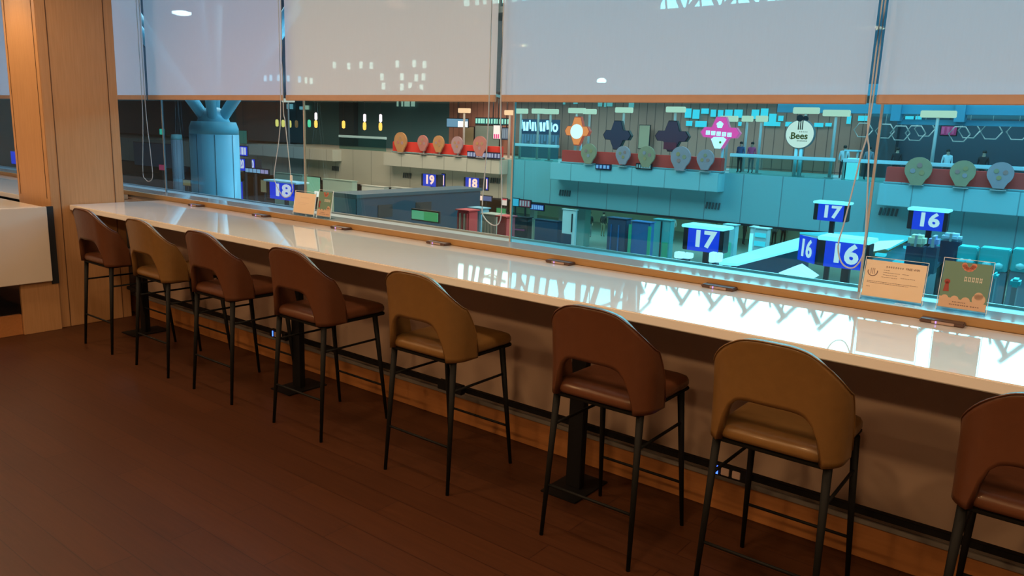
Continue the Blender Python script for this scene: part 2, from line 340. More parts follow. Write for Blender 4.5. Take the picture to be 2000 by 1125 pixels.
# socket blocks on the counter at the foot of the wooden curb
names = ['farthest one, beside the column', 'left of the two left cards', 'right of the two left cards', 'behind the left tan stool in the middle', 'left of the big bright reflection', 'in front of the sixteen sign beyond the glass', 'below the green poster card']
for i, x in enumerate((-6.0, -5.09, -4.16, -3.24, -2.325, -1.405, -0.456)):
    ob = empty('socket_block', (x, 3.45, 1.0), 'low bronze socket block on the counter, '+names[i], 'socket', 'socket blocks along the counter')
    MB().bx(x-0.08, x+0.08, 3.432, 3.494, 1.0, 1.016, 0.004).build('housing', M_sock, ob)
    MB().bx(x-0.035, x+0.045, 3.4295, 3.4325, 1.003, 1.013).build('socket_face', M_sockw, ob)
    MB().bx(x-0.022, x-0.017, 3.4285, 3.4298, 1.003, 1.013).build('indicator_light', glow('led_violet', (0.55, 0.3, 1.0), 1.6), ob)

# second counter beyond the column: dropped marble slab on a wooden base
c2 = empty('side_counter', (-7.0, 1.8, 0), 'side counter at the left edge of the photo with a deep marble slab front', 'counter')
MB().bx(-9.0, -6.56, -1.0, 2.50, 0.96, 1.0, 0.004).build('countertop', M_marble, c2)
MB().bx(-6.56, -6.53, -1.0, 2.52, 0.41, 1.0, 0.004).build('front_slab', M_marble2, c2)
MB().bx(-6.60, -6.57, 2.30, 2.575, 0.0, 0.95, 0.002).build('end_panel', M_wood, c2)
MB().bx(-6.64, -6.60, -1.0, 2.30, 0.0, 0.16, 0.002).build('plinth', M_plinth, c2)
MB().bx(-7.6, -7.57, -1.0, 2.30, 0.0, 0.95).build('back_panel', M_hdark, c2)
MB().bx(-6.95, -6.92, 2.02, 2.05, 0.0, 0.95).build('leg', M_blackm, c2)
MB().bx(-6.575, -6.562, 2.525, 2.579, 0.38, 0.998).build('gap_shadow_strip', M_hblack, c2)  # black strip painting the shadow in the gap beside the column
c3 = empty('window_counter', (-9.3, 3.3, 0), 'white counter continuing along the window beyond the column', 'counter')
MB().bx(-11.9, -7.23, 2.72, 3.497, 0.958, 1.0, 0.004).build('countertop', M_marble, c3)
MB().bx(-11.8, -7.3, 3.1, 3.15, 0, 0.957).build('support_panel', M_hdark, c3)

# ================================================================== ROLLER BLINDS
gaps = [-10.99, -8.975, -6.972, -4.95, -2.908, -0.862, 1.17, 3.2, 4.98]
bl = ['behind and left of the column', 'partly behind the column at the left edge', 'between the column and the second gap', 'second one right of the column', 'with the bright skylight starting behind its top', 'at the right edge of the photo', 'far right', 'last on the right']
chains = {
    -8.975: None,
    -6.972: [[(-6.99, 3.5, 1.93), (-6.94, 3.5, 1.5), (-6.90, 3.5, 1.16)], None],
}
for i in range(8):
    x0, x1 = gaps[i]+0.019, gaps[i+1]-0.019
    if i == 7: x1 = gaps[i+1]
    rb = empty('roller_blind', ((x0+x1)/2, 3.6, 1.87), 'pale grey screen roller blind, '+bl[i], 'blind', 'roller blinds at the window')
    g = MB(); nz_ = 12
    vv = [[g.bm.verts.new((x, 3.6, 1.905+(2.93-1.905)*k/nz_)) for x in (x0, x1)] for k in range(nz_+1)]
    for k in range(nz_): g.bm.faces.new((vv[k][0], vv[k][1], vv[k+1][1], vv[k+1][0]))
    g.build('blind_fabric', M_blind, rb)
    MB().bx(x0, x1, 3.593, 3.607, 1.868, 1.908, 0.003).build('hem_bar', M_hem, rb)
    MB().cone((x0, 3.6, 2.96), (x1, 3.6, 2.96), 0.034, 0.034, 16).build('roller_tube', M_white, rb)
def chain(i, strands, weight=None):
    """bead chain loop hanging from the end of blind i"""
    par = [o for o in C.objects if o.name.startswith('roller_blind')][i]
    o = MB().tube(strands, 0.0035, 6).build('bead_chain', M_chain, par)
    if weight: MB().box(weight, (0.022, 0.012, 0.045), bev=0.003).build('chain_weight', M_white, o)
def smooth_path(pts, n=8):
    P = [Vector(p) for p in pts]; out = []
    for i in range(len(P)-1):
        a = P[max(i-1, 0)]; b_ = P[i]; c = P[i+1]; d = P[min(i+2, len(P)-1)]
        for k in range(n):
            t = k/n
            out.append(0.5*((2*b_)+(-a+c)*t+(2*a-5*b_+4*c-d)*t*t+(-a+3*b_-3*c+d)*t**3))
    out.append(P[-1]); return out
up_ = 2.9
def loop(i, pts, weight=None):
    p = [(pts[0][0], pts[0][1], up_)]+list(pts)+[(pts[-1][0], pts[-1][1], up_)]
    chain(i, smooth_path(p), weight)
loop(2, [(-6.970, 3.550, 1.886), (-6.990, 3.550, 1.571), (-7.032, 3.550, 1.224), (-6.994, 3.550, 1.157), (-6.921, 3.550, 1.143), (-6.860, 3.550, 1.197), (-6.874, 3.550, 1.393), (-6.918, 3.550, 1.864)])
loop(3, [(-4.931, 3.550, 1.889), (-4.962, 3.550, 1.591), (-5.030, 3.550, 1.341), (-5.021, 3.550, 1.257), (-4.917, 3.550, 1.156), (-4.815, 3.550, 1.202), (-4.829, 3.550, 1.315), (-4.882, 3.550, 1.705), (-4.901, 3.550, 1.871)], (-4.824, 3.550, 1.304))
loop(4, [(-2.937, 3.550, 1.869), (-2.946, 3.550, 1.568), (-2.967, 3.550, 1.263), (-2.948, 3.550, 1.188), (-2.871, 3.550, 1.149), (-2.822, 3.550, 1.200), (-2.824, 3.550, 1.425), (-2.849, 3.550, 1.863)])
loop(5, [(-0.845, 3.550, 1.874), (-0.866, 3.550, 1.639), (-0.898, 3.550, 1.371), (-0.913, 3.550, 1.257), (-0.887, 3.550, 1.180), (-0.836, 3.550, 1.170), (-0.803, 3.550, 1.247), (-0.811, 3.550, 1.380), (-0.834, 3.550, 1.662), (-0.855, 3.550, 1.873)])

# ================================================================== BAR STOOLS
def spath(n):
    """plan of the shell: right front end, round the back, to the left front end; returns points and outward normals"""
    hw, yb, yf, r = 0.222, -0.247, -0.068, 0.10
    pts = []
    pts += [(hw, yf+(yb+r-yf)*t/5.0) for t in range(5)]
    pts += [(hw-r+r*math.cos(a), yb+r+r*math.sin(a)) for a in [-(PI/2)*k/8 for k in range(8)]]
    for k in range(25):
        x = (hw-r)*(1-2*k/24.0); pts.append((x, yb-0.014*(1-(x/(hw-r))**2)))
    pts += [(-(hw-r)+r*math.cos(a), yb+r+r*math.sin(a)) for a in [-(PI/2)-(PI/2)*k/8 for k in range(1, 9)]]
    pts += [(-hw, yb+r+(yf-(yb+r))*t/5.0) for t in range(1, 6)]
    return pts
def top_height(x, y):
    # side edge sweeps up and back from the seat side to a broad rounded crown
    if y > -0.147:                                       # flanks
        t = (y+0.068)/(-0.147+0.068); return 0.672+0.225*max(0, t)**0.55
    a = abs(x)/0.222
    base = 0.897+(1.052-0.897)*(1-min(1, a)**3.0)**0.75
    return base
def open_height(x, y):
    if y < -0.2 and abs(x) < 0.170: return 0.645+0.182*(1-(abs(x)/0.170)**5.0)**0.5
    return 0.645
def shell_mesh(mb):
    pts = spath(0); NV = 14; th = 0.030; grid = []
    P = [Vector((x, y, 0)) for x, y in pts]
    for i, p in enumerate(P):
        d = (P[min(i+1, len(P)-1)]-P[max(i-1, 0)]).normalized(); nrm = Vector((-d.y, d.x, 0))
        if nrm.dot(p-Vector((0, 0, 0))) < 0: nrm = -nrm
        z1 = top_height(p.x, p.y); z0 = open_height(p.x, p.y); colv = []
        for k in range(NV+1):
            z = z0+(z1-z0)*k/NV
            h = max(0.0, (z-0.66)/0.39)
            lean = 0.030*h*h+0.004*h
            o = p+Vector((0, -lean, 0))+Vector((p.x*0.02*h, 0, z))
            colv.append((o, nrm))
        grid.append(colv)
    bm = mb.bm
    O = [[bm.verts.new(o+n*0.012) for o, n in c] for c in grid]; I = [[bm.verts.new(o-n*(th-0.012)) for o, n in c] for c in grid]
    n, m_ = len(grid), NV+1
    F = []
    for i in range(n-1):
        for k in range(m_-1):
            F.append(bm.faces.new((O[i][k], O[i+1][k], O[i+1][k+1], O[i][k+1]))); F.append(bm.faces.new((I[i][k], I[i][k+1], I[i+1][k+1], I[i+1][k])))
        for k in (0, m_-1): F.append(bm.faces.new((O[i][k], O[i+1][k], I[i+1][k], I[i][k])))
    for i in (0, n-1):
        for k in range(m_-1): F.append(bm.faces.new((O[i][k], O[i][k+1], I[i][k+1], I[i][k])))
    for f in F: f.smooth = True
    bmesh.ops.recalc_face_normals(bm, faces=F)
    es = [e for e in bm.edges if len(e.link_faces) == 2 and e.calc_face_angle(0) > math.radians(55)]
    bmesh.ops.bevel(bm, geom=es, offset=0.009, segments=3, affect='EDGES', clamp_overlap=True)
    top = [grid[i][-1][0]+grid[i][-1][1]*0.0125 for i in range(n)]
    return top
def make_stool(leather, label, group):
    t = empty('bar_stool', (0, 0, 0), label, 'stool', group)
    # cushion: rounded slab with a crowned top, rear edge showing under the shell opening
    g = MB(); nx, ny = 16, 16; rows = []
    def sec(u, v):   # superellipse slab
        x = 0.205*u; y = 0.013+0.243*v
        return x, y
    prof = [(0.90, 0.648), (0.985, 0.655), (1.0, 0.668), (0.995, 0.684), (0.965, 0.697), (0.90, 0.704), (0.75, 0.709), (0.45, 0.713), (0.15, 0.714)]
    N = 48
    for sc, z in prof:
        ring = []
        for k in range(N):
            a = 2*PI*k/N; ex = 0.22
            cx = math.copysign(abs(math.cos(a))**ex, math.cos(a)); cy = math.copysign(abs(math.sin(a))**ex, math.sin(a))
            zz = z - (0.006*max(0, cy*sc)**2 if z > 0.66 else 0)
            ring.append(g.bm.verts.new((0.203*cx*sc, 0.018+0.246*cy*sc, zz)))
        rows.append(ring)
    for a_, b_ in zip(rows, rows[1:]):
        for k in range(N): f = g.bm.faces.new((a_[k], a_[(k+1) % N], b_[(k+1) % N], b_[k])); f.smooth = True
    g.bm.faces.new(rows[0][::-1]); f = g.bm.faces.new(rows[-1]); f.smooth = True
    g.build('seat', leather, t)
    MB().bx(-0.195, 0.195, -0.215, 0.245, 0.632, 0.650, 0.004).build('seat_pan', M_black, t)
    g = MB(); top = shell_mesh(g); sh = g.build('backrest', leather, t)
    MB().tube(top, 0.0028, 6).build('piping', leather, sh)
    legs = []
    for sx in (-1, 1):
        for sy in (-1, 1):
            if sy < 0: p1, p0 = (sx*0.195, -0.198, 0.640), (sx*0.213, -0.243, 0.0)
            else: p1, p0 = (sx*0.190, 0.170, 0.640), (sx*0.213, 0.243, 0.0)
            legs.append((Vector(p0), Vector(p1)))
            MB().cone(p0, p1, 0.0085, 0.0155, 14).build('leg', M_black, t)
    def on(l, z): a_, b_ = l; return a_+(b_-a_)*(z/0.64)
    lb, lf, rb_, rf = legs
    for a_, b_, z in ((lb, lf, 0.50), (rb_, rf, 0.50), (lb, rb_, 0.232), (lf, rf, 0.212)):
        p, q = on(a_, z), on(b_, z); MB().tube([p, q], 0.0065, 8).build('stretcher', M_black, t)
    return t
def copy_tree(o, parent=None):
    c = o.copy(); C.objects.link(c)
    if parent is not None: c.parent = parent
    for ch in [q for q in bpy.data.objects if q.parent == o]: copy_tree(ch, c)
    return c
GB = 'brown leather bar stools at the counter'; GT = 'tan leather bar stools at the counter'
protoB = make_stool(M_brown, 'x', GB); protoT = make_stool(M_tan, 'x', GT)
stools = [(-5.80, 'b', 0.00, 'brown leather bar stool with black legs, farthest left, next to the column'),
          (-5.015, 't', 0.00, 'tan leather bar stool, farthest tan one, second stool from the column'),
          (-4.27, 'b', 0.00, 'brown leather bar stool, third stool from the column'),
          (-3.415, 'b', 0.00, 'brown leather bar stool, fourth from the column, in front of a black counter leg'),
          (-2.48, 't', 0.00, 'tan leather bar stool in the middle of the row, between two brown stools'),
          (-1.505, 'b', 0.00, 'brown leather bar stool, third from the right edge, with a counter leg behind it'),
          (-0.800, 't', 0.00, 'tan leather bar stool, nearest tan one, second from the right edge'),
          (-0.015, 'b', 0.00, 'brown leather bar stool nearest the camera, cut off by the right edge')]
usedB = usedT = False
for x, k, rz, lab in stools:
    if k == 'b': o = protoB if not usedB else copy_tree(protoB); usedB = True
    else: o = protoT if not usedT else copy_tree(protoT); usedT = True
    o.location = (x, 2.755, 0); o.rotation_euler = (0, 0, rz); o['label'] = lab

# ================================================================== TABLE CARDS
def card(x0, x1, h, label, face, art, lean=10):
    """upright sheet in a clear stand; local frame x right, y up along the sheet, z towards the room"""
    y0 = 3.55; lean = math.radians(lean); w = x1-x0; cx = (x0+x1)/2
    t = empty('table_card', (cx, y0, 1.0375), label, 'card')
    Mx = Matrix.Translation((cx, y0, 1.042)) @ Matrix.Rotation(PI/2-lean, 4, 'X')
    def slab(name, m, par, rects, t0, t1):
        g = MB()
        for a, b_, c, d in rects: g.box(((a+b_)/2, (c+d)/2, (t0+t1)/2), (b_-a, d-c, t1-t0))
        bmesh.ops.transform(g.bm, matrix=Mx, verts=g.bm.verts[:]); return g.build(name, m, par)
    slab('holder', M_acry, t, [(-w/2, w/2, 0, h)], -0.0035, -0.0008)
    MB().box((cx, y0+0.012, 1.0396), (w, 0.075, 0.003), bev=0.001).build('holder_foot', M_acry, t)
    slab('holder_edge', M_white, t, [(-w/2-0.001, -w/2+0.001, 0, h), (w/2-0.001, w/2+0.001, 0, h), (-w/2, w/2, h-0.001, h+0.001)], -0.004, 0.0015)
    sh = slab('sheet', face, t, [(-w/2+0.004, w/2-0.004, 0.012, h-0.012)], -0.0006, 0.0006)
    art(slab, sh, w, h, Mx)
def art_wifi(slab, sh, w, h, Mx):
    R = []
    def bar(a, b_, y, t_): R.append((a, b_, y-t_/2, y+t_/2))
    for k in range(8):
        x = -0.038+k*0.0090; bar(x, x+0.0068, h*0.80, 0.0014); bar(x+0.001, x+0.0058, h*0.80+0.0032, 0.0012); bar(x+0.0028, x+0.0040, h*0.80, 0.0088)
    for a, b_, yy in ((-0.045, -0.02, .72), (-0.045, 0.02, .665), (-0.045, 0.01, .61), (-0.05, 0.015, .555), (0.03, 0.055, .67), (0.025, 0.085, .575), (-0.105, 0.095, .43), (-0.105, 0.06, .395), (-0.105, -0.09, .30)):
        x = a
        while x < b_-0.003:
            ww = random.uniform(0.004, 0.011); bar(x, min(x+ww, b_), h*yy, 0.0018); x += ww+0.0018
    for k in range(18):
        a0 = PI*0.95+PI*1.1*k/17; cx, cy = -0.088+0.019*math.cos(a0), h*0.66+0.019*math.sin(a0); R.append((cx-.002, cx+.002, cy-.002, cy+.002))
    for x in (-0.095, -0.088, -0.081): bar(x-.001, x+.001, h*0.67, 0.026)
    slab('print', M_ink, sh, R, 0.0006, 0.0011)
    textmesh('heading', 'FREE WIFI', 0.0125, Mx @ Matrix.Translation((0.067, h*0.80, 0.0009)), M_ink, sh, 0.0002, 0.0002)
def disc(cx, cy, r, n=18, sx=1.0): return [(cx+r*sx*math.cos(2*PI*k/n), cy+r*math.sin(2*PI*k/n)) for k in range(n)]
def art_poster(slab, sh, w, h, Mx, big=True):
    def flat(polys, m, name, t0, t1):
        g = MB()
        for p in polys: g.prism_z(p, t0, t1)
        bmesh.ops.transform(g.bm, matrix=Mx, verts=g.bm.verts[:]); g.build(name, m, sh)
    top = h-0.013
    # coral flower hanging from the top edge
    pet = []
    for k in range(7):
        a = PI+PI*k/6; cx, cy = 0.004+0.017*math.cos(a), top-0.006+0.020*math.sin(a); cy = min(cy, top-0.010); pet.append(disc(cx, cy, 0.010, 12))
    flat(pet, M_coral, 'flower', 0.0006, 0.0010)
    flat([disc(0.004+dx, top-0.020, 0.0022, 8) for dx in (-.010, -.003, .004, .011)], M_dkred, 'stamens', 0.0010, 0.0013)
    # pale rounded mounds along the bottom
    yb = 0.0125; xs = [-w/2+0.0045, w/2-0.0045]
    flat([[(xs[0], yb), (xs[1], yb), (xs[1], yb+0.030), (xs[0], yb+0.044)]], M_peach, 'ground', 0.0006, 0.0009)
    flat([disc(-w*.36, yb+.038, .013), disc(-w*.16, yb+.036, .015), disc(w*.06, yb+.034, .016), disc(w*.31, yb+.046, .024), disc(w*.30, yb+.060, .016)], M_peach, 'mounds', 0.0006, 0.0011)
    # small red figure at the left
    flat([disc(-w*.36, h*.55, .011, 10), [(-w*.42, h*.36), (-w*.30, h*.36), (-w*.33, h*.55), (-w*.39, h*.55)]], M_dkred, 'figure', 0.0006, 0.0012)
    R = []
    for k in range(5):
        x = -0.006+k*0.0135
        R += [(x, x+.0095, h*.66, h*.66+.0022), (x, x+.0095, h*.60, h*.60+.0022), (x+.0005, x+.0027, h*.585, h*.68), (x+.0065, x+.0088, h*.585, h*.68)]
    slab('title', mat('print_pale', (0.72, 0.66, 0.58), 0.8), sh, R, 0.0006, 0.0012)
    R = []
    for yy, a, b_ in ((0.036, -.035, .01), (0.025, -.045, .02), (0.025, .03, .06)):
        x = a
        while x < b_: ww = random.uniform(.003, .007); R.append((x, x+ww, yy, yy+.004)); x += ww+.003
    slab('small_print', M_ink, sh, R, 0.0011, 0.0015)
card(-0.798, -0.552, 0.182, 'white and cream wifi notice card on the sill at the right, beside the green poster', M_paper, art_wifi)
card(-0.500, -0.320, 0.215, 'green poster card with a coral flower in a clear stand at the right', M_green, art_poster)
def art_blank(slab, sh, w, h, Mx):
    R = [(-0.05+0.013*k, -0.042+0.013*k, h*.72, h*.72+.004) for k in range(8)]+[(-0.07, 0.05, h*.5, h*.5+.0015), (-0.07, 0.02, h*.44, h*.44+.0015)]
    slab('print', mat('print_faint', (0.62, 0.48, 0.38), 0.8), sh, R, 0.0006, 0.0010)
card(-4.815, -4.570, 0.175, 'pale pink and cream notice card at the far left of the sill', M_paper, art_blank)
card(-4.540, -4.385, 0.200, 'dull green poster card at the far left of the sill, right of the pale card', M_green, art_poster)

# ================================================================== DEPARTURE HALL: shell
b = MB().bx(-100, 40, 3.9, 60, -5.4, -5.3); struct('floor_hall', b, M_hfloor)
b = MB().bx(-100, 40, 60, 60.3, -5.3, 20); struct('wall_hall_far', b, M_hdark)
b = MB().bx(-100.3, -100, 3.9, 60, -5.3, 20); struct('wall_hall_left', b, M_hdark)
b = MB().bx(40, 40.3, 3.9, 60, -5.3, 20); struct('wall_hall_right', b, M_hdark)
b = MB().bx(-100, 40, 3.9, 60, 20, 20.3); struct('ceiling_hall', b, M_hdark)
# upper deck with clad front
b = MB().bx(-100, -59, 40.1, 59, -2.72, -0.35); b.bx(-59, -31.45, 40.1, 59, -2.72, -0.08); struct('wall_deck_front_left', b, panelled('hall_cladding_pane_tint', (0.52, 0.50, 0.42), (0.28, 0.28, 0.24), 2.08, 50))  # beige puts the tint of the pane in front into the cladding colour
b = MB().bx(-31.45, 30, 40.1, 59, -2.72, -0.08); struct('wall_deck_front', b, M_hclad)
b = MB().bx(-100, 30, 40.05, 40.25, -2.80, -2.68); struct('trim_5', b, M_hblack)
for k, (xa, xb, z0, z1) in enumerate(((-59.5, -48.0, -1.05, -0.15), (-42.3, -31.4, -1.05, -0.12), (-27.4, -16.5, -1.09, -0.07), (-8.6, 3.2, -1.09, -0.07), (12, 23, -1.09, 0))):
    struct('wall_balcony_%d' % (k+1), MB().bx(xa, xb, 39.2, 40.1, z0, z1, 0.03), M_hbox if xa > -30 else panelled('balcony_cladding_pane_tint', (0.60, 0.58, 0.50), (0.32, 0.32, 0.28), 2.08, 50))  # left balconies carry the same pane tint in their cladding colour
# walls on the deck
b = MB().bx(-100, -43, 47, 47.3, -0.1, 4.6); struct('wall_deck_left', b, M_hteal)
b = MB().bx(-43, -11.2, 47, 47.3, -0.1, 4.6); struct('wall_deck_wood', b, M_hslat)
b = MB().bx(-11.2, 30, 47, 47.3, -0.1, 3.2); struct('wall_deck_right', b, M_hnavy)
b = MB().bx(-56, -54, 46.5, 47.0, -0.1, 4.6); b.bx(-11.2, -9.6, 46.4, 47.0, -0.1, 3.2); struct('wall_deck_pier', b, M_hdark)
# blue fascia and beams above the deck
b = MB().bx(-100, 30, 43.5, 46.9, 4.45, 9.2); struct('ceiling_fascia', b, M_hnavy)
b = MB().bx(-15, 30, 42.8, 43.5, 3.25, 3.75); b.bx(-15, 30, 42.8, 43.5, 4.15, 4.7); b.bx(-9, 30, 43.2, 43.6, 2.75, 3.0)
for x in (-9.0, -6.2, -2.2, 2.0): b.bx(x-0.22, x+0.22, 42.6, 43.4, 2.9, 4.9)
struct('trim_6', b, M_hbeam)
b = MB()
for i in range(14):
    x = -15.5-2.9*i
    b.box((x, 43.0, 4.35), (3.3, 0.18, 0.18), ry=0.22 if i % 2 else -0.22)
struct('trim_7', b, M_hbeam)
# under the deck: shop fronts
b = MB().bx(-60, 25, 54, 54.2, -5.3, -2.75); struct('wall_shops', b, mat('shop_wall_cream', (0.62, 0.60, 0.44), 0.7, noise=0.15, scale=0.3))
b = MB().bx(-60, -42, 48, 54, -5.3, -2.75); struct('wall_shops_left', b, mat('shop_dark_maroon', (0.07, 0.045, 0.05), 0.7))
# skylight and its lattice
w = struct('window_9', MB().bx(-23.4, 34, 44.5, 44.6, 8.96, 17.5), M_sky)
g = MB()
x = -23.6
while x < 34:
    g.tube([(x, 43.7, 8.8), (x+1.1+random.uniform(-.3,.3), 43.7, 10.3)], 0.17, 6); g.tube([(x+2.2, 43.7, 8.8), (x+1.0+random.uniform(-.3,.3), 43.7, 10.6)], 0.14, 6)
    g.tube([(x, 43.7, 8.8), (x+.25, 43.7, 9.8)], 0.07, 5); g.tube([(x+1.1, 43.7, 8.8), (x+.9, 43.7, 9.9)], 0.07, 5)
    x += 2.2
x = -23.0
while x < 34:
    d = random.uniform(0.5, 1.1); z = random.uniform(12.6, 13.8)
    for q in range(5): g.tube([(x, 43.7, z), (x+d*math.cos(q*1.3+x), 43.7, z+d*math.sin(q*1.3+x))], 0.20, 5)
    x += random.uniform(1.8, 3.4)
g.bx(-23.8, 34, 43.6, 44.0, 14.4, 14.8)
g.build('roof_lattice', M_truss, w)
w2 = struct('window_10', MB().bx(-39.5, -24.8, 44.5, 44.6, 10.6, 14.5), M_sky2)
g = MB(); x = -39.8
while x < -24:
    d = random.uniform(-1.4, 1.4)
    g.tube([(x, 43.9, 9.8), (x+d, 43.9, 14.8)], 0.22, 5); g.tube([(x+1.0, 43.8, 9.8), (x-d, 43.8, 14.8)], 0.14, 5); g.tube([(x, 43.8, random.uniform(10, 14)), (x+2.2, 43.8, random.uniform(10, 14))], 0.13, 5)
    x += 1.7
g.bx(-40, -24.5, 43.7, 43.9, 9.8, 10.2); g.build('roof_lattice', mat('truss_grey', (0.16, 0.22, 0.24), 0.6), w2)
# row of small lit panes high on the left, seen through the blinds
for k, cells in enumerate(([(-62.304, 43.200, 5.675), (-61.450, 43.200, 5.709), (-60.307, 43.200, 5.694), (-58.894, 43.200, 5.631), (-57.300, 43.200, 5.524), (-56.450, 43.200, 5.428), (-55.681, 43.200, 5.377)], [(-52.614, 43.200, 6.623), (-50.810, 43.200, 6.501), (-49.310, 43.200, 6.548), (-48.093, 43.200, 6.480), (-45.113, 43.200, 6.528), (-43.276, 43.200, 6.522), (-42.193, 43.200, 6.422), (-46.844, 43.200, 5.593), (-46.666, 43.200, 4.885), (-44.597, 43.200, 5.562), (-43.043, 43.200, 5.464), (-42.285, 43.200, 5.529), (-44.590, 43.200, 4.793), (-43.696, 43.200, 4.864), (-42.488, 43.200, 4.705)])):
    g = MB()
    for c in cells: g.bx(c[0]-0.15, c[0]+0.15, 43.2, 43.3, c[2]-0.26, c[2]+0.26)
    struct('window_%d' % (11+k), g, M_pane)
# glowing cyan patches standing in for skylight reflections in glass, just below the fascia
g = MB()
for X0, X1, Z0, Z1, Y in [(-22.34, -21.91, 2.97, 3.55, 46.80), (-21.80, -21.35, 2.92, 3.49, 46.80), (-21.23, -20.74, 3.24, 3.56, 46.80), (-20.59, -20.25, 3.06, 3.50, 46.80), (-20.11, -19.77, 2.94, 3.48, 46.80), (-19.64, -19.17, 2.83, 3.51, 46.80), (-19.05, -18.53, 3.03, 3.52, 46.80), (-22.21, -21.79, 2.46, 2.78, 46.80), (-21.57, -20.81, 2.41, 2.79, 46.80), (-17.95, -17.50, 2.98, 3.53, 46.80), (-17.38, -16.94, 2.93, 3.60, 46.80), (-16.85, -16.42, 2.82, 3.30, 46.80), (-17.13, -16.14, 2.58, 2.82, 46.80), (-16.29, -15.99, 2.89, 3.19, 46.80), (-18.31, -18.11, 2.85, 3.16, 46.80), (-18.73, -18.53, 2.54, 2.78, 46.80), (-15.83, -15.35, 2.58, 2.84, 46.80), (-14.16, -13.65, 2.59, 2.82, 46.80), (-13.53, -13.19, 2.63, 2.83, 46.80), (-12.39, -12.17, 2.80, 3.25, 46.80), (-11.79, -11.26, 2.98, 3.26, 46.80), (-9.38, -8.97, 3.03, 3.27, 46.80), (-8.88, -8.58, 3.09, 3.28, 46.80)]:
    g.bx(X0, X1, Y-0.02, Y+0.02, Z0, Z1)
struct('window_13', g, M_cyan)
g = MB()
for X0, X1, Z0, Z1, Y in [(-28.92, -28.59, 3.62, 3.96, 46.80), (-28.42, -28.26, 3.59, 3.90, 46.80), (-28.18, -27.77, 3.63, 3.94, 46.80), (-26.49, -26.10, 3.57, 3.91, 46.80), (-31.84, -31.66, 3.74, 4.02, 46.80), (-30.96, -30.61, 3.78, 3.99, 46.80), (-48.85, -48.66, 3.46, 3.88, 46.80), (-48.29, -48.11, 3.46, 3.88, 46.80), (-47.93, -47.32, 3.46, 3.88, 46.80), (-47.14, -46.72, 3.47, 3.88, 46.80), (-64.06, -63.10, 3.09, 3.57, 46.80), (-62.08, -61.46, 3.06, 3.35, 46.80), (-61.23, -60.62, 3.07, 3.45, 46.80)]:
    g.bx(X0, X1, Y-0.02, Y+0.02, Z0, Z1)
struct('window_14', g, glow('pale_teal_light', (0.40, 0.75, 0.68), 0.55))  # paler patches, skylight reflections painted as glow

# ---------------- deck edge: glass balustrade and bright handrail
def balustrade(x0, x1, label):
    t = empty('balustrade', ((x0+x1)/2, 40.3, -0.08), label, 'railing')
    MB().bx(x0, x1, 40.28, 40.32, -0.08, 0.80).build('glass_panel', glassmat('balustrade_glass', (0.60, 0.82, 0.80)), t)
    MB().bx(x0, x1, 40.2, 40.4, 0.80, 0.98, 0.02).build('handrail', M_hrail, t)
balustrade(-16.4, -11.0, 'glass balustrade with pale blue handrail below the round honey sign')
balustrade(-10.6, 12.0, 'glass balustrade with pale blue handrail right of the glass joint, above the red planters')
balustrade(-31.2, -27.6, 'short glass balustrade between the two red planter rows')
balustrade(-48.5, -43.2, 'glass balustrade at the far left of the upper deck')

# ---------------- red planter boxes
for X0, X1, lab in ((-41.5, -31.6, 'long red planter box along the deck edge, left one'), (-26.7, -16.5, 'long red planter box along the deck edge, middle one below the shop signs'), (-8.4, 3.2, 'long red planter box along the deck edge at the right')):
    t = empty('planter_box', ((X0+X1)/2, 39.6, -0.05), lab, 'planter')
    MB().bx(X0, X1, 39.35, 39.85, -0.02, 0.72, 0.03).build('trough', M_hred, t)
    MB().bx(X0-0.05, X1+0.05, 39.3, 39.9, -0.06, 0.03, 0.01).build('base', M_hbox, t)
# round medallion boards standing in front of the planters
GM = 'balloon-shaped boards along the deck edge'
Mtan = [mat('medallion_tan', (0.60, 0.30, 0.13), 0.7, noise=0.2, scale=2), mat('medallion_rose', (0.58, 0.22, 0.19), 0.7, noise=0.2, scale=2), mat('medallion_grey', (0.50, 0.30, 0.32), 0.7, noise=0.2, scale=2), mat('medallion_olive', (0.50, 0.30, 0.17), 0.7, noise=0.2, scale=2)]
med = [((-40.4, 39.1, 0.62), 0, 'tan balloon-shaped board, farthest left on the left red planter'), ((-38.2, 39.1, 0.48), 1, 'rose balloon-shaped board, second from the left on the left planter'),
       ((-36.7, 39.1, 0.50), 0, 'tan balloon-shaped board, third on the left planter'), ((-35.0, 39.1, 0.50), 2, 'grey balloon-shaped board, fourth on the left planter'), ((-33.0, 39.1, 0.58), 1, 'rose-grey balloon-shaped board at the right end of the left planter')]
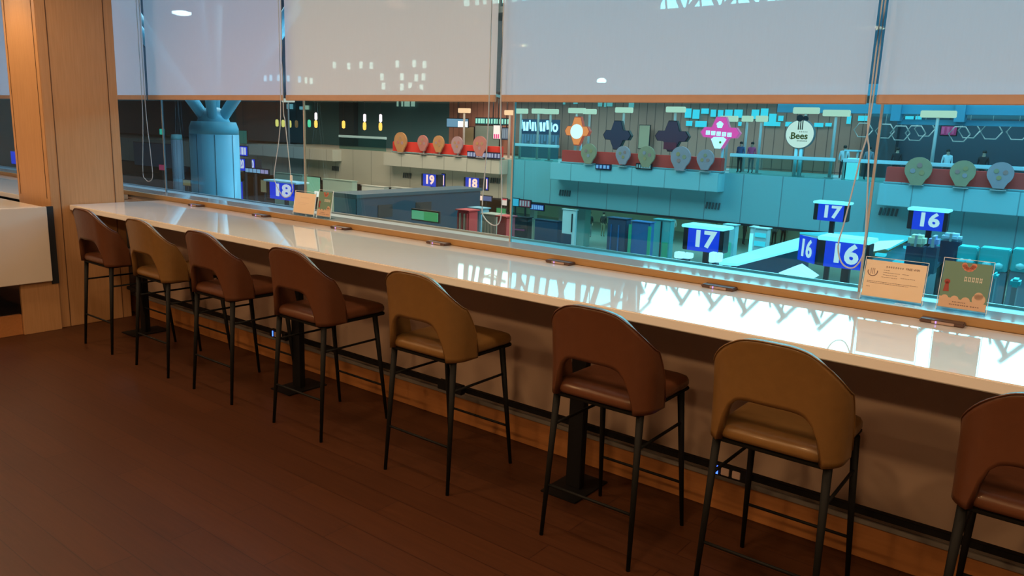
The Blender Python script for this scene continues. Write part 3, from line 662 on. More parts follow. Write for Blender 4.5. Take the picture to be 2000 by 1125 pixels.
for (x, y, r), k, lab in med+[((c[0], 39.1, r), k, lab) for c, r, k, lab in (
        ((-24.605, 39.100, 0.593), 0.52, 3, 'olive balloon-shaped board, leftmost on the middle red planter'), ((-22.294, 39.100, 0.609), 0.46, 2, 'grey balloon-shaped board below the dark cross-shaped sign'),
        ((-20.787, 39.100, 0.621), 0.52, 3, 'olive balloon-shaped board in the middle of the middle planter'), ((-18.712, 39.100, 0.772), 0.58, 2, 'grey balloon-shaped board below the maroon cross-shaped sign'),
        ((-17.280, 39.100, 0.676), 0.48, 2, 'grey-blue balloon-shaped board at the right end of the middle planter'), ((-7.009, 39.100, 0.872), 0.56, 3, 'large olive balloon-shaped board right of the glass joint'),
        ((-5.240, 39.100, 0.877), 0.50, 3, 'large grey-green balloon-shaped board in the middle of the right planter'), ((-3.822, 39.100, 0.911), 0.50, 2, 'large grey-violet balloon-shaped board at the right edge'))]:
    zc = 0.62 if r > 7 else 0.66
    if x < -31: zc = 0.62+0.15
    out = [(x+r*math.cos(a), zc+r*math.sin(a)) for a in [PI*2*q/24-PI*0.28 for q in range(0, 19)]]
    out += [(x-r*0.40, zc-r*1.25), (x+r*0.40, zc-r*1.25)]
    t = empty('medallion_board', (x, y, -0.02), lab, 'sign', GM)
    MB().prism_y(out, y-0.06, y+0.06).build('board', Mtan[k], t)
    for q in range(3):
        a = 2.1*q+x; rr = r*0.2
        MB().cone((x+r*0.4*math.cos(a), y-0.06, zc+r*0.35*math.sin(a)), (x+r*0.4*math.cos(a), y-0.075, zc+r*0.35*math.sin(a)), rr, rr, 10).build('painted_spot', Mtan[(k+1+q) % 4], t)
    MB().bx(x-0.05, x+0.05, y+0.05, y+0.12, -0.02, zc).build('stand', M_hpost, t)
    MB().bx(x-0.3, x+0.3, y-0.05, y+0.18, -0.06, -0.02).build('foot', M_hpost, t)

# ---------------- T-shaped lamps on posts
GL = 'T-shaped lamps on the upper deck'
for k, (c, w_, lab) in enumerate((((-36.547, 41.500, 3.032), 1.0, 'T-shaped beige lamp left of the thin twin cords'), ((-32.490, 41.500, 2.944), 0.8, 'T-shaped beige lamp just left of the glass joint'), ((-31.548, 41.500, 3.056), 1.0, 'T-shaped beige lamp above the white neon lettering, left one'),
        ((-30.852, 42.500, 3.106), 1.0, 'T-shaped beige lamp above the white neon lettering, middle one'), ((-29.149, 41.500, 3.052), 1.1, 'T-shaped beige lamp above the white neon lettering, right one'), ((-27.350, 41.800, 3.149), 1.2, 'T-shaped cream lamp directly above the glowing orange sign'),
        ((-26.837, 42.500, 3.121), 0.9, 'T-shaped lamp just right of the orange sign'), ((-24.244, 42.300, 3.236), 1.15, 'T-shaped cream lamp above the dark violet cross sign'), ((-20.399, 41.500, 3.273), 1.15, 'T-shaped cream lamp above the maroon cross sign'),
        ((-17.573, 42.500, 2.840), 1.0, 'T-shaped lamp right behind the pink sign'), ((-16.699, 43.000, 2.872), 0.6, 'T-shaped lamp on the deck midway between pink and round sign'), ((-15.327, 41.500, 2.845), 0.6, 'T-shaped lamp left of the round honey sign'),
        ((-13.028, 41.500, 3.300), 1.3, 'T-shaped cream lamp directly above the round honey sign'), ((-11.514, 41.500, 3.191), 1.3, 'T-shaped cream lamp right of the round honey sign'), ((-6.914, 41.500, 3.205), 1.5, 'large T-shaped cream lamp with a long leaning post at the right'), ((-56.574, 41.500, 3.657), 1.5, 'T-shaped pale lamp behind the second blind gap'))):
    x, y, z = c
    t = empty('deck_lamp', (x, y, -0.08), lab, 'lamp', GL)
    MB().cone((x, y, -0.04), (x, y, z), 0.085, 0.07, 10).build('post', M_hpost, t)
    MB().bx(x-w_/2, x+w_/2, y-0.14, y+0.14, z-0.16, z+0.16, 0.03).build('lamp_head', M_cream, t)
    MB().bx(x-0.2, x+0.2, y-0.2, y+0.2, -0.078, -0.03).build('base', M_hpost, t)

# ---------------- shop signs on the deck
def cross_outline(x, z, w, h, arm=0.40, neck=0.36):
    return [(x-w/2, z), (x-w*0.40, z+h*0.17), (x-w*0.22, z+h*0.17), (x-w*0.12, z+h/2), (x+w*0.12, z+h/2), (x+w*0.22, z+h*0.17), (x+w*0.40, z+h*0.17), (x+w/2, z),
            (x+w*0.42, z-h*0.16), (x+w*0.24, z-h*0.17), (x+w*0.10, z-h/2), (x-w*0.10, z-h/2), (x-w*0.24, z-h*0.17), (x-w*0.42, z-h*0.16)]
def cross_sign(c, w, h, face, edge, label, extra=None):
    x, y, z = c
    t = empty('shop_sign', (x, y, -0.08), label, 'sign')
    MB().prism_y(cross_outline(x, z, w, h), y, y+0.25).build('case', edge, t)
    MB().prism_y(cross_outline(x, z, w*0.94, h*0.94), y-0.03, y+0.0).build('face', face, t)
    MB().cone((x+0.1, y+0.35, -0.08), (x+0.1, y+0.35, z), 0.08, 0.08, 8).build('post', M_hrail, t)
    if extra: extra(t, x, y, z)
    return t
def orange_extra(t, x, y, z):
    MB().cone((x, y-0.03, z-0.03), (x, y-0.06, z-0.03), 0.44, 0.44, 28).build('white_disc', glow('sign_white_hot', (1.0, 0.97, 0.92), 2.2), t)
cross_sign((-26.555, 40.700, 1.878), 1.85, 1.75, glow('sign_orange', (1.0, 0.14, 0.03), 2.2), glow('sign_orange_edge', (0.9, 0.06, 0.02), 1.0), 'glowing orange cross-shaped shop sign with a white disc', orange_extra)
cross_sign((-23.825, 40.900, 1.716), 1.95, 1.72, mat('sign_dark_violet', (0.06, 0.045, 0.09), 0.6), M_hblack, 'unlit dark violet cross-shaped shop sign')
def maroon_extra(t, x, y, z):
    MB().bx(x-0.45, x+0.35, y-0.05, y-0.03, z-0.75, z-0.35).build('lower_band', mat('sign_wine', (0.20, 0.03, 0.06), 0.6), t)
cross_sign((-20.234, 40.900, 1.767), 2.15, 1.75, mat('sign_maroon', (0.10, 0.04, 0.08), 0.6), M_hblack, 'unlit maroon cross-shaped shop sign, left of the pink one', maroon_extra)
def pink_extra(t, x, y, z):
    Mw = glow('sign_white_soft', (1.0, 0.97, 0.98), 1.6)
    for k in range(5):
        g = MB(); xx = x-0.67+0.31*k; zz = z-0.02-0.02*k; s = 0.115
        g.bx(xx-s, xx+s, y-0.06, y-0.03, zz+s*0.55, zz+s); g.bx(xx-s, xx+s, y-0.06, y-0.03, zz-s*0.2, zz+s*0.2); g.bx(xx-s, xx+s, y-0.06, y-0.03, zz-s, zz-s*0.6)
        g.bx(xx-s, xx-s*0.6, y-0.06, y-0.03, zz-s, zz+s); g.bx(xx+s*0.6, xx+s, y-0.06, y-0.03, zz-s, zz+s); g.bx(xx-s*.2, xx+s*.2, y-.06, y-.03, zz-s, zz+s)
        g.build('character', Mw, t)
    MB().lathe((x-0.02, y-0.03, z+0.42), [(0.05, -0.02), (0.05, -0.01)], 8).build('emblem_core', Mw, t)
    g = MB()
    for k in range(5):
        a = PI/2+2*PI*k/5; g.cone((x-0.02+0.10*math.cos(a), y-0.03, z+0.42+0.10*math.sin(a)), (x-0.02+0.10*math.cos(a), y-0.055, z+0.42+0.10*math.sin(a)), 0.095, 0.095, 12)
    g.build('flower_emblem', Mw, t)
    MB().prism_y([(x-0.45, z-0.36), (x-0.3, z-0.24), (x+0.25, z-0.24), (x+0.42, z-0.36), (x+0.12, z-0.86), (x-0.2, z-0.86)], y-0.07, y-0.03).build('bowl_emblem', Mw, t)
    MB().cone((x+0.1, y-0.07, z-0.52), (x+0.1, y-0.09, z-0.52), 0.07, 0.07, 10).build('green_dot', mat('dot_green', (0.25, 0.30, 0.02), 0.5), t)
cross_sign((-17.325, 40.800, 2.047), 2.30, 1.70, glow('sign_pink', (1.0, 0.04, 0.22), 1.9), glow('sign_pink_edge', (0.95, 0.10, 0.28), 1.2), 'glowing pink cross-shaped shop sign with white characters and a flower', pink_extra)
x, y, z = (-13.015, 40.800, 2.092)
t = empty('shop_sign', (x, y, -0.08), 'round white honey-shop sign with dark lettering Bees on the upper deck', 'sign')
MB().cone((x, y, z), (x, y+0.22, z), 0.74, 0.74, 40).build('case', mat('sign_case_grey', (0.20, 0.19, 0.20), 0.5), t)
MB().cone((x, y, z), (x, y-0.03, z), 0.70, 0.70, 40).build('face', glow('sign_ivory', (1.0, 0.60, 0.46), 1.55), t)
Mdk = mat('sign_lettering', (0.08, 0.035, 0.02), 0.7)
textmesh('lettering', 'Bees', 0.46, facing((x-0.01, y-0.04, z-0.10)), mat('sign_lettering_gold', (0.16, 0.09, 0.01), 0.7), t, 0.012, 0.012)
g = MB()
for k in range(3): g.bx(x-0.115+0.10*k, x-0.065+0.10*k, y-0.055, y-0.03, z+0.22, z+0.72)
g.build('dipper_sticks', Mdk, t)
MB().cone((x-0.06, y-0.06, z+0.80), (x-0.06, y+0.02, z+0.80), 0.17, 0.17, 16).build('dipper_head', M_hblack, t)
MB().cone((x+0.2, y+0.02, z+0.78), (x+0.2, y+0.1, z+0.78), 0.14, 0.14, 16).build('dipper_head', M_hblack, t)
g = MB()
for k in range(7): g.bx(x-0.10+0.075*k, x-0.055+0.075*k, y-0.05, y-0.03, z-0.36+0.005*(k % 2), z-0.32)
for k in range(5): g.bx(x-0.02+0.09*k, x+0.02+0.09*k, y-0.05, y-0.03, z+0.10, z+0.135)
a0 = [(x-0.38+0.13*math.cos(PI+PI*k/8*1.1), y-0.04, z-0.14+0.12*math.sin(PI+PI*k/8*1.1)) for k in range(9)]; g.tube(a0, 0.014, 5)
g.build('small_print', Mdk, t)
for dx in (-0.12, 0.12): MB().cone((x+dx, y+0.1, -0.08), (x+dx, y+0.1, z-0.6), 0.09, 0.09, 8).build('post', M_hrail, t)

# white neon lettering, unreadable from here: strokes only
x0, y, z = (-34.163, 45.000, 2.200)
t = empty('neon_sign', (x0+2, y, z-0.5), 'white neon lettering on a dark blue board left of the orange sign', 'sign')
X0, X1, Z0, Z1, Y = (-34.34, -30.86, 1.60, 2.52, 45.00)
MB().bx(X0, X1, 45.02, 45.12, Z0-0.2, Z1+0.1).build('board', mat('board_navy', (0.03, 0.06, 0.12), 0.6), t)
g = MB(); X = X0+0.12; k = 0
while X < X1-0.7:
    wd = random.choice((0.10, 0.14, 0.18)); g.box((X+wd/2, 45.0, (Z0+Z1)/2+0.10+(-0.05 if k % 3 else 0.08)), (wd, 0.04, 0.62), ry=-0.12 if k % 2 else 0.0); X += wd+0.10; k += 1
for q in range(12):
    a = 2*PI*q/12; g.box((X1-0.32+0.17*math.cos(a), 45.0, (Z0+Z1)/2+0.0+0.22*math.sin(a)), (0.12, 0.04, 0.12))
g.build('letter_strokes', M_white_l, t)
# panels of small pale strokes under it
t = empty('menu_board', (X0+2, 44.9, Z0-1), 'board of pale blue stripes under the white neon lettering', 'sign')
X0, X1, Z0, Z1, Y = (-34.13, -30.82, 0.81, 1.60, 44.90)
MB().bx(X0, X1, 44.95, 45.0, -0.08, Z1).build('board', mat('board_slate', (0.10, 0.16, 0.22), 0.6), t)
g = MB()
for k in range(13): xx = X0+0.15+(X1-X0-0.4)*k/12; g.bx(xx, xx+0.13, 44.9, 44.95, Z0+0.15*(k % 3), Z1-0.05)
g.build('stripes', glow('stripe_blue', (0.30, 0.50, 0.70), 0.45), t)
# lit signs left of the joint
def panel(name, rc, m, label, cat, parts=(), depth=0.07, frame=None):
    X0, X1, Z0, Z1, Y = rc
    t = empty(name, ((X0+X1)/2, Y, Z0), label, cat)
    MB().bx(X0-0.05, X1+0.05, Y, Y+depth, Z0-0.05, Z1+0.05, 0.01).build('case', frame or M_hblack, t)
    MB().bx(X0, X1, Y-0.02, Y, Z0, Z1).build('face', m, t)
    for nm, u0, u1, v0, v1, mm in parts:
        MB().bx(X0+(X1-X0)*u0, X0+(X1-X0)*u1, Y-0.05, Y-0.02, Z0+(Z1-Z0)*v0, Z0+(Z1-Z0)*v1).build(nm, mm, t)
    xm = (X0+X1)/2
    if Z0 > -0.3 and 43.4 < Y < 46.4: MB().bx(xm-0.03, xm+0.03, Y+0.03, Y+0.09, Z1, 4.46).build('hanger', M_hblack, t)
    elif Y > 40.3 and Z1 < -2.7: MB().bx(xm-0.03, xm+0.03, Y+0.03, Y+0.09, Z1, -2.71).build('hanger', M_hblack, t)
    elif Y > 40.3 and Z0 > -0.08 and Y < 46: MB().bx(xm-0.05, xm+0.05, Y+0.02, Y+0.1, -0.08, Z0).build('post', M_hblack, t)
    elif (Y < 39 or Z1 < -0.3) and Z1 < -1.3: MB().bx(xm-0.05, xm+0.05, Y+0.02, Y+0.1, -5.3, Z0).build('post', M_hblack, t)
    return t
strokes = lambda n, m: [('stroke', (k+0.15)/n, (k+0.15+random.uniform(0.4, 0.75))/n, 0.12, 0.9, m) for k in range(n)]
panel('lit_sign', (-41.40, -39.24, 1.91, 2.52, 45.00), glow('sign_sky', (0.20, 0.48, 0.80), 0.75), 'pale blue lit sign with a white end on the left deck wall', 'sign', [('white_field', 0.55, 0.8, 0, 0.72, M_white_l), ('stroke', .86, .9, 0, .7, M_white_l), ('stroke', .94, .99, 0, .7, M_white_l)])
panel('lit_sign', (-38.48, -35.20, 2.18, 2.62, 45.00), mat('board_deep_teal', (0.01, 0.10, 0.14), 0.6), 'long sign of teal and white glowing blocks left of the glass joint', 'sign', strokes(13, glow('stroke_teal', (0.35, 0.95, 0.85), 1.1)))
panel('lit_sign', (-36.55, -35.82, 1.15, 2.11, 44.80), glow('sign_white_pink', (1.0, 0.92, 0.95), 1.2), 'small white sign with pink strokes at its foot, behind the thin cords', 'sign', [('stroke', .1+.25*k, .25+.25*k, 0.02, 0.35, glow('stroke_magenta', (1.0, 0.05, 0.35), 1.0)) for k in range(3)])
panel('lit_sign', (-35.72, -35.06, 1.14, 1.95, 44.80), glow('sign_dusty_blue', (0.16, 0.25, 0.42), 0.5), 'dusty blue striped sign right beside the small white and pink sign', 'sign', strokes(4, glow('stripe_blue2', (0.4, 0.55, 0.75), 0.6)))
panel('lit_sign', (-34.09, -31.26, -0.03, 0.30, 39.12), mat('board_violet', (0.05, 0.06, 0.2), 0.5), 'narrow blue sign with white strokes under the left red planter', 'sign', strokes(11, glow('stroke_blueish', (0.55, 0.65, 1.0), 0.7)))
panel('lit_sign', (-24.07, -23.10, -0.25, -0.01, 39.12), mat('board_violet', (0.05, 0.06, 0.2), 0.5), 'small blue lettering board under the middle planter, at its left', 'sign', strokes(4, glow('stroke_blueish', (0.55, 0.65, 1.0), 0.7)))
panel('lit_sign', (-21.40, -20.47, -0.07, 0.16, 39.12), mat('board_ink', (0.02, 0.04, 0.06), 0.5), 'small dark lettering board under the middle planter, in its middle', 'sign', strokes(6, glow('stroke_pale', (0.6, 0.7, 0.65), 0.5)))
panel('poster_panel', (-41.00, -39.93, 0.28, 1.94, 46.50), mat('panel_khaki', (0.30, 0.25, 0.15), 0.7), 'khaki wall panel on the left deck behind the planter boards', 'panel')
panel('poster_panel', (-39.86, -37.45, 0.36, 2.07, 46.60), mat('panel_grey_green', (0.22, 0.30, 0.28), 0.7), 'grey-green wall panel on the left deck behind the cords', 'panel')
panel('poster_panel', (-25.39, -24.63, 0.91, 2.41, 46.50), mat('panel_sand', (0.42, 0.28, 0.18), 0.7), 'sand-coloured wall panel between the two unlit cross signs', 'panel')
# hexagon frames hanging over the right deck
for k, c in enumerate(((-11.129, 45.500, 2.455), (-10.089, 45.500, 2.429), (-9.271, 45.500, 2.344), (-8.488, 45.000, 2.357), (-8.125, 45.500, 2.587), (-6.472, 45.000, 2.364), (-6.090, 45.500, 2.562), (-5.150, 45.500, 2.537), (-4.005, 45.500, 2.544))):
    x, y, z = c; y += 0.25*(k % 2); t = empty('hexagon_frame', (x, y, z-0.4), 'thin pale hexagon frame hanging over the right deck, '+('leftmost', 'second', 'third', 'fourth, the largest', 'fifth', 'sixth, lowest', 'seventh', 'eighth', 'at the right edge')[k], 'decoration', 'hexagon frames over the right deck')
    pts = [(x+0.48*math.cos(PI/3*q), y, z+0.42*math.sin(PI/3*q)) for q in range(7)]
    MB().tube(pts, 0.035, 6).build('frame', M_hpost, t); MB().cone((x, y, z+0.36), (x, y, 4.5), 0.012, 0.012, 6).build('wire', M_hpost, t)
panel('lit_sign', (-7.37, -6.67, 2.31, 2.75, 45.60), mat('sign_wine2', (0.45, 0.04, 0.14), 0.6, emit=(0.5, 0.02, 0.12), es=0.25), 'dim wine-red sign high on the right deck', 'sign', strokes(3, mat('stroke_wine', (0.7, 0.1, 0.25), .6)))
# pendant lamps
for k, (c, col_, lab) in enumerate((((-61.752, 44.000, 1.742), 0, 'amber pendant lamp, leftmost of the close group'), ((-60.824, 44.000, 1.715), 0, 'amber pendant lamp, second of the close group'), ((-59.834, 44.000, 1.690), 0, 'amber pendant lamp, third of the close group'), ((-58.859, 44.000, 1.711), 2, 'dim amber pendant lamp partly behind the glass joint'),
        ((-57.028, 44.000, 1.795), 3, 'small green pendant lamp right of the glass joint'), ((-56.100, 44.000, 1.771), 1, 'amber pendant lamp with a white streak, right of the green one'), ((-52.400, 44.000, 1.808), 0, 'amber pendant lamp alone in the middle of the dark left deck'),
        ((-49.749, 44.000, 1.741), 1, 'amber and white pendant lamp, left one of the right pair'), ((-47.827, 44.000, 1.744), 1, 'amber and white pendant lamp, right one of the right pair'))):
    x, y, z = c; t = empty('pendant_lamp', (x, y, z-0.35), lab, 'lamp', 'pendant lamps over the left deck')
    m_ = {0: M_amber, 1: M_amber, 2: glow('lamp_dim', (0.8, 0.35, 0.1), 0.35), 3: glow('lamp_green', (0.1, 0.9, 0.55), 0.9)}[col_]
    MB().lathe((x, y, z), [(0.03, -0.34), (0.13, -0.28), (0.15, 0.0), (0.13, 0.25), (0.04, 0.32)], 12).build('bulb', m_, t)
    MB().cone((x, y, z+0.32), (x, y, 4.5), 0.015, 0.015, 6).build('cable', M_hblack, t)
    if col_ == 1: MB().lathe((x+0.02, y, z+0.62), [(0.05, -0.3), (0.13, -0.2), (0.12, 0.3), (0.04, 0.36)], 10).build('upper_bulb', glow('lamp_lilac', (0.85, 0.8, 1.0), 1.6), t)
# bright lamps of the hall roof, seen through the screen
for c, r, lab in (((-63.223, 36.000, 10.397), 0.75, 'bright oval roof lamp glowing through the first blind right of the column'), ((-25.784, 42.000, 4.932), 0.28, 'small bright roof lamp glowing through the middle blind')):
    x, y, z = c; t = empty('roof_lamp', (x, y, z), lab, 'lamp')
    MB().lathe((x, y, z), [(r*0.5, -0.22*r), (r, -0.05), (r, 0.1), (r*0.4, 0.2)], 20).build('lens', glow('roof_lamp_glow', (1.0, 0.95, 0.85), 26), t)
    MB().cone((x, y, z+0.2), (x, y, 20), 0.04, 0.04, 6).build('hanger', M_hblack, t)
# vents in the cladding
for c, lab in (((-48.729, 40.050, -1.640), 'small dark wall grille at the left of the hall cladding'), ((-40.699, 40.050, -1.708), 'small dark wall grille under the left balcony'), ((-26.808, 40.050, -1.928), 'small dark wall grille left of the seventeen signs'), ((-17.052, 40.050, -1.891), 'small dark wall grille above the near seventeen sign'), ((-8.217, 40.050, -1.428), 'small dark wall grille left of the far sixteen sign'), ((-32.416, 40.050, -1.536), 'faint wall grille beside the small far eighteen sign')):
    x, y, z = c; t = empty('wall_grille', (x, 40.05, z-0.2), lab, 'grille')
    for k in range(5): MB().box((x-0.36+0.18*k, 40.05, z), (0.09, 0.06, 0.36), ry=0.15).build('slat', mat('grille_dark', (0.06, 0.09, 0.10), 0.6), t)

# ---------------- numbered check-in signs
def num_sign(num, cx, y, zc, w, h, label, side=None, base=-5.3, hood=True, foot=False, yaw=0.0, cyan=True):
    t = empty('number_sign', (cx, y, base), label, 'sign', rz=0)
    d = 0.5
    def tr(g):
        bmesh.ops.transform(g.bm, matrix=Matrix.Translation((cx, y, 0)) @ Matrix.Rotation(yaw, 4, 'Z') @ Matrix.Translation((-cx, -y, 0)), verts=g.bm.verts[:]); return g
    tr(MB().bx(cx-w/2-0.17*w, cx+w/2+0.13*w, y+0.02, y+d, zc-h/2, zc+h/2, 0.02)).build('case', M_hblack, t)
    f = tr(MB().bx(cx-w/2, cx+w/2, y, y+0.02, zc-h/2, zc+h/2)).build('face', M_blue, t)
    textmesh('numerals', num, h*0.98, Matrix.Translation((cx, y, 0)) @ Matrix.Rotation(yaw, 4, 'Z') @ Matrix.Translation((-cx, -y, 0)) @ facing((cx+0.02*w, y-0.01, zc+0.02*h)) @ Matrix.Scale(w/h*0.80/1.05, 4, (1, 0, 0)), M_num, f, 0.008, 0.038*h)
    if hood: tr(MB().bx(cx-w/2-0.2*w, cx+w/2+0.15*w, y-0.1, y+d+0.3, zc+h/2, zc+h/2+0.10, 0.02)).build('hood', M_hood if cyan else M_hrail, t)
    MB().bx(cx+0.05*w-0.09, cx+0.05*w+0.09, y+0.15, y+0.33, base, zc-h/2+0.02).build('post', M_hblack, t)
    if side:
        g = MB(); a = Vector((cx-w/2-0.17*w, y+0.05, 0)); b_ = a+Vector((-0.72*w, 0.60*w, 0)); nn = Vector((-0.60, -0.72, 0)).normalized()
        p = [(a.x, a.y), (b_.x, b_.y), (b_.x+0.5, b_.y+0.1), (a.x+0.5, a.y+0.3)]
        g.prism_z(p, zc-h/2, zc+h/2); g.build('side_case', M_hblack, t)
        g = MB(); q0, q1 = a+(b_-a)*0.15, a+(b_-a)*1.0; o = nn*0.03
        g.prism_z([(q0.x, q0.y), (q1.x, q1.y), (q1.x+o.x, q1.y+o.y), (q0.x+o.x, q0.y+o.y)], zc-h/2, zc+h/2); sf = g.build('side_face', M_blue, t)
        mid = (q0+q1)/2+nn*0.05; ang = math.atan2((q0-q1).y, (q0-q1).x)
        textmesh('numerals', num, h*0.95, Matrix.Translation((mid.x, mid.y, zc)) @ Matrix.Rotation(ang, 4, 'Z') @ Matrix.Rotation(PI/2, 4, 'X') @ Matrix.Scale(0.85, 4, (1, 0, 0)), M_num, sf, 0.008, 0.02*h)
    return t
def from_rc(rc): X0, X1, Z0, Z1, Y = rc; return (X0+X1)/2, Y, (Z0+Z1)/2, X1-X0, Z1-Z0
num_sign('16', *from_rc((-5.45, -4.54, -1.35, -0.69, 20.00)), 'large blue sixteen sign with a second angled face, left of the wifi card', side=True)
num_sign('17', *from_rc((-11.00, -9.90, -2.00, -1.24, 24.00)), 'blue seventeen sign, nearer one, standing low in the middle right of the hall', base=-4.3)
num_sign('17', *from_rc((-9.45, -8.43, -1.45, -0.76, 33.00)), 'blue seventeen sign, farther one, just left of the thick glass joint')
num_sign('16', *from_rc((-5.70, -4.68, -1.36, -0.66, 32.00)), 'blue sixteen sign, farther one, on a black post right of the glass joint', base=-2.6)
num_sign('18', *from_rc((-37.32, -35.13, -2.44, -1.51, 26.00)), 'blue eighteen sign, nearer one, at the far left beside the pale card', cyan=False)
num_sign('19', *from_rc((-32.20, -31.17, -1.62, -0.91, 33.00)), 'small blue nineteen sign under the left balcony', hood=False)
num_sign('18', *from_rc((-28.86, -27.88, -1.59, -0.91, 33.00)), 'small far blue eighteen sign, right of the nineteen sign', hood=False)
for rc, lab in (((-31.24, -31.03, -1.60, -0.89, 33.60), 'thin edge-on blue display right of the nineteen sign'), ((-27.93, -27.71, -1.57, -0.89, 33.60), 'thin edge-on blue display right of the small far eighteen sign')):
    panel('blue_display', rc, M_blue, lab, 'display', [('stroke', .25, .5, .1, .9, M_num), ('stroke', .65, .85, .1, .9, M_num)])
panel('blue_display', (-45.18, -44.21, -0.43, 0.16, 29.20), M_blue, 'upper blue display with white strokes right of the big blue column', 'display', strokes(3, M_num))
num_sign('20', *from_rc((-46.48, -45.77, -1.48, -0.70, 30.00)), 'narrow blue display half hidden behind the big blue column', hood=False)
num_sign('20', *from_rc((-46.57, -45.85, -1.50, -0.74, 30.80)), 'narrow blue number display right of the big blue column', hood=False)
panel('screen_row', (-44.46, -41.96, -1.46, -1.20, 29.20), mat('screen_row_case', (0.08, 0.10, 0.12), 0.5), 'row of small pale screens right of the big blue column', 'display', [('screen', (k+.1)/6, (k+.85)/6, .05, .95, glow('screen_pale' if k < 4 else 'screen_pink', (0.45, 0.62, 0.75) if k < 4 else (0.75, 0.45, 0.65), 0.8)) for k in range(6)])
panel('blue_display', (-30.11, -29.04, -3.28, -2.94, 41.00), glow('screen_blue', (0.06, 0.10, 0.5), 0.6), 'blue lettering display hanging under the deck', 'display', strokes(7, glow('stroke_blueish', (0.55, 0.65, 1.0), 0.7)))
panel('blue_display', (-30.26, -29.38, -2.46, -2.18, 36.00), glow('screen_blue2', (0.12, 0.2, 0.55), 0.6), 'small blue bar display left of the glass joint', 'display', [('stroke', 0, .2, 0, 1, M_num)])
panel('lit_sign', (-30.26, -29.39, -3.05, -2.62, 40.00), glow('sign_red', (0.55, 0.05, 0.08), 0.6), 'small red sign with pale strokes right of the glass joint', 'sign', strokes(4, glow('stroke_rose', (0.9, 0.6, 0.6), 0.6)))
panel('lit_sign', (-30.94, -30.35, -3.05, -2.58, 40.00), glow('sign_cyan', (0.12, 0.65, 0.85), 0.7), 'small cyan square sign right of the glass joint', 'sign')
panel('lit_sign', (-30.17, -29.76, -2.85, -2.44, 38.00), glow('sign_whitered', (0.9, 0.85, 0.85), 0.8), 'small white sign with a red top left of the glass joint', 'sign', [('red_top', 0, 1, .8, 1, glow('red_s', (.8, .05, .1), .7))])
panel('lit_sign', (-26.53, -25.89, -2.86, -2.44, 33.00), glow('sign_leaf', (0.05, 0.45, 0.18), 0.6), 'small green sign low beside the glass joint', 'sign')
panel('lit_sign', (-52.26, -50.60, -4.08, -2.49, 40.00), glow('sign_mint', (0.22, 0.62, 0.46), 0.7), 'mint green lit panel above the pale card at the far left', 'sign', [('white_square', .6, .95, 0.02, .3, glow('sq_white', (.8, .95, 1), 1.1))])
panel('lit_sign', (-17.24, -16.12, -1.09, -0.82, 17.20), glow('sign_mint2', (0.10, 0.62, 0.38), 0.6), 'green glowing panel at the foot of the dark blue island', 'sign', [('darker_half', .5, 1, 0, 1, glow('sign_green2', (0.03, 0.48, 0.18), 0.6))])
panel('lit_sign', (-41.83, -41.50, -3.09, -1.84, 27.00), M_blue, 'narrow blue strip at the foot of the big blue column', 'sign')

# ---------------- check-in islands
def island(label, x0, x1, y0, y1, ztop, zc, m_side, m_top):
    t = empty('check_in_island', ((x0+x1)/2, (y0+y1)/2, -5.3), label, 'counter')
    MB().bx(x0, x1, y0, y1, -5.3, zc-0.05).build('body', m_side, t)
    MB().bx(x0-0.1, x1+0.1, y0-0.1, y1+0.1, zc-0.05, ztop).build('top_strip', m_top, t)
    return t
t = empty('check_in_island', (-9.3, 26.5, -5.3), 'long check-in island with a bright cyan roof strip running to the near sixteen sign', 'counter')
MB().prism_z([(-9.72, 23.2), (-9.02, 23.5), (-8.80, 29.2), (-9.82, 32.4)], -2.24, -2.16).build('roof_strip', M_hood, t)
MB().bx(-9.15, -9.0, 23.6, 31, -4.2, -2.24).build('side_panel', M_hisl, t)
MB().bx(-11.0, -9.2, 24, 31, -5.3, -4.3, 0.03).build('desk', M_hisl, t)
for y in (24.5, 28, 31.5): MB().bx(-9.6, -9.45, y, y+0.15, -5.3, -2.24).build('post', M_hblack, t)
t = empty('check_in_island', (-6.4, 33, -5.3), 'check-in island with a cyan roof edge behind the large sixteen sign', 'counter')
MB().prism_z([(-10.448, 34.185, -2.200)[:2], (-7.760, 33.809, -2.200)[:2], (-6.358, 31.836, -2.200)[:2], (-6.510, 37.168, -2.200)[:2], (-8.236, 37.106, -2.200)[:2]], -2.24, -2.16).build('roof_strip', M_cyan, t)
MB().prism_z([(-6.645, 29.584, -2.200)[:2], (-6.315, 31.889, -2.200)[:2], (-6.448, 34.997, -2.200)[:2], (-7.457, 32.804, -2.200)[:2]], -2.15, -2.12).build('lit_roof_end', M_hoodw, t)
MB().prism_z([(-6.796, 31.171, -2.600)[:2], (-6.909, 38.323, -2.600)[:2], (-4.909, 37.008, -2.600)[:2], (-4.490, 28.104, -2.600)[:2], (-5.997, 27.087, -2.600)[:2]], -2.75, -2.6).build('dark_roof', M_hisl, t)
for k, (c) in enumerate(((-6.774, 32.692, -2.600), (-6.410, 36.062, -2.600), (-5.570, 34.131, -2.600), (-5.803, 31.114, -2.600))): MB().box((c[0], c[1], -2.55), (0.35, 0.35, 0.1), rz=0.5*k).build('roof_light', M_cyan, t)
for c in ((-6.996, 32.426, -2.600), (-5.723, 33.949, -2.600), (-4.957, 34.865, -2.600)): MB().bx(c[0]-0.1, c[0]+0.1, c[1]-0.1, c[1]+0.1, -5.3, -2.75).build('post', M_hblack, t)
t = empty('lamp_hood', (-5.856, 19.500, -1.485), 'bright white angular lamp hood below the near sixteen sign', 'lamp')
x, y, z = (-5.856, 19.500, -1.485)
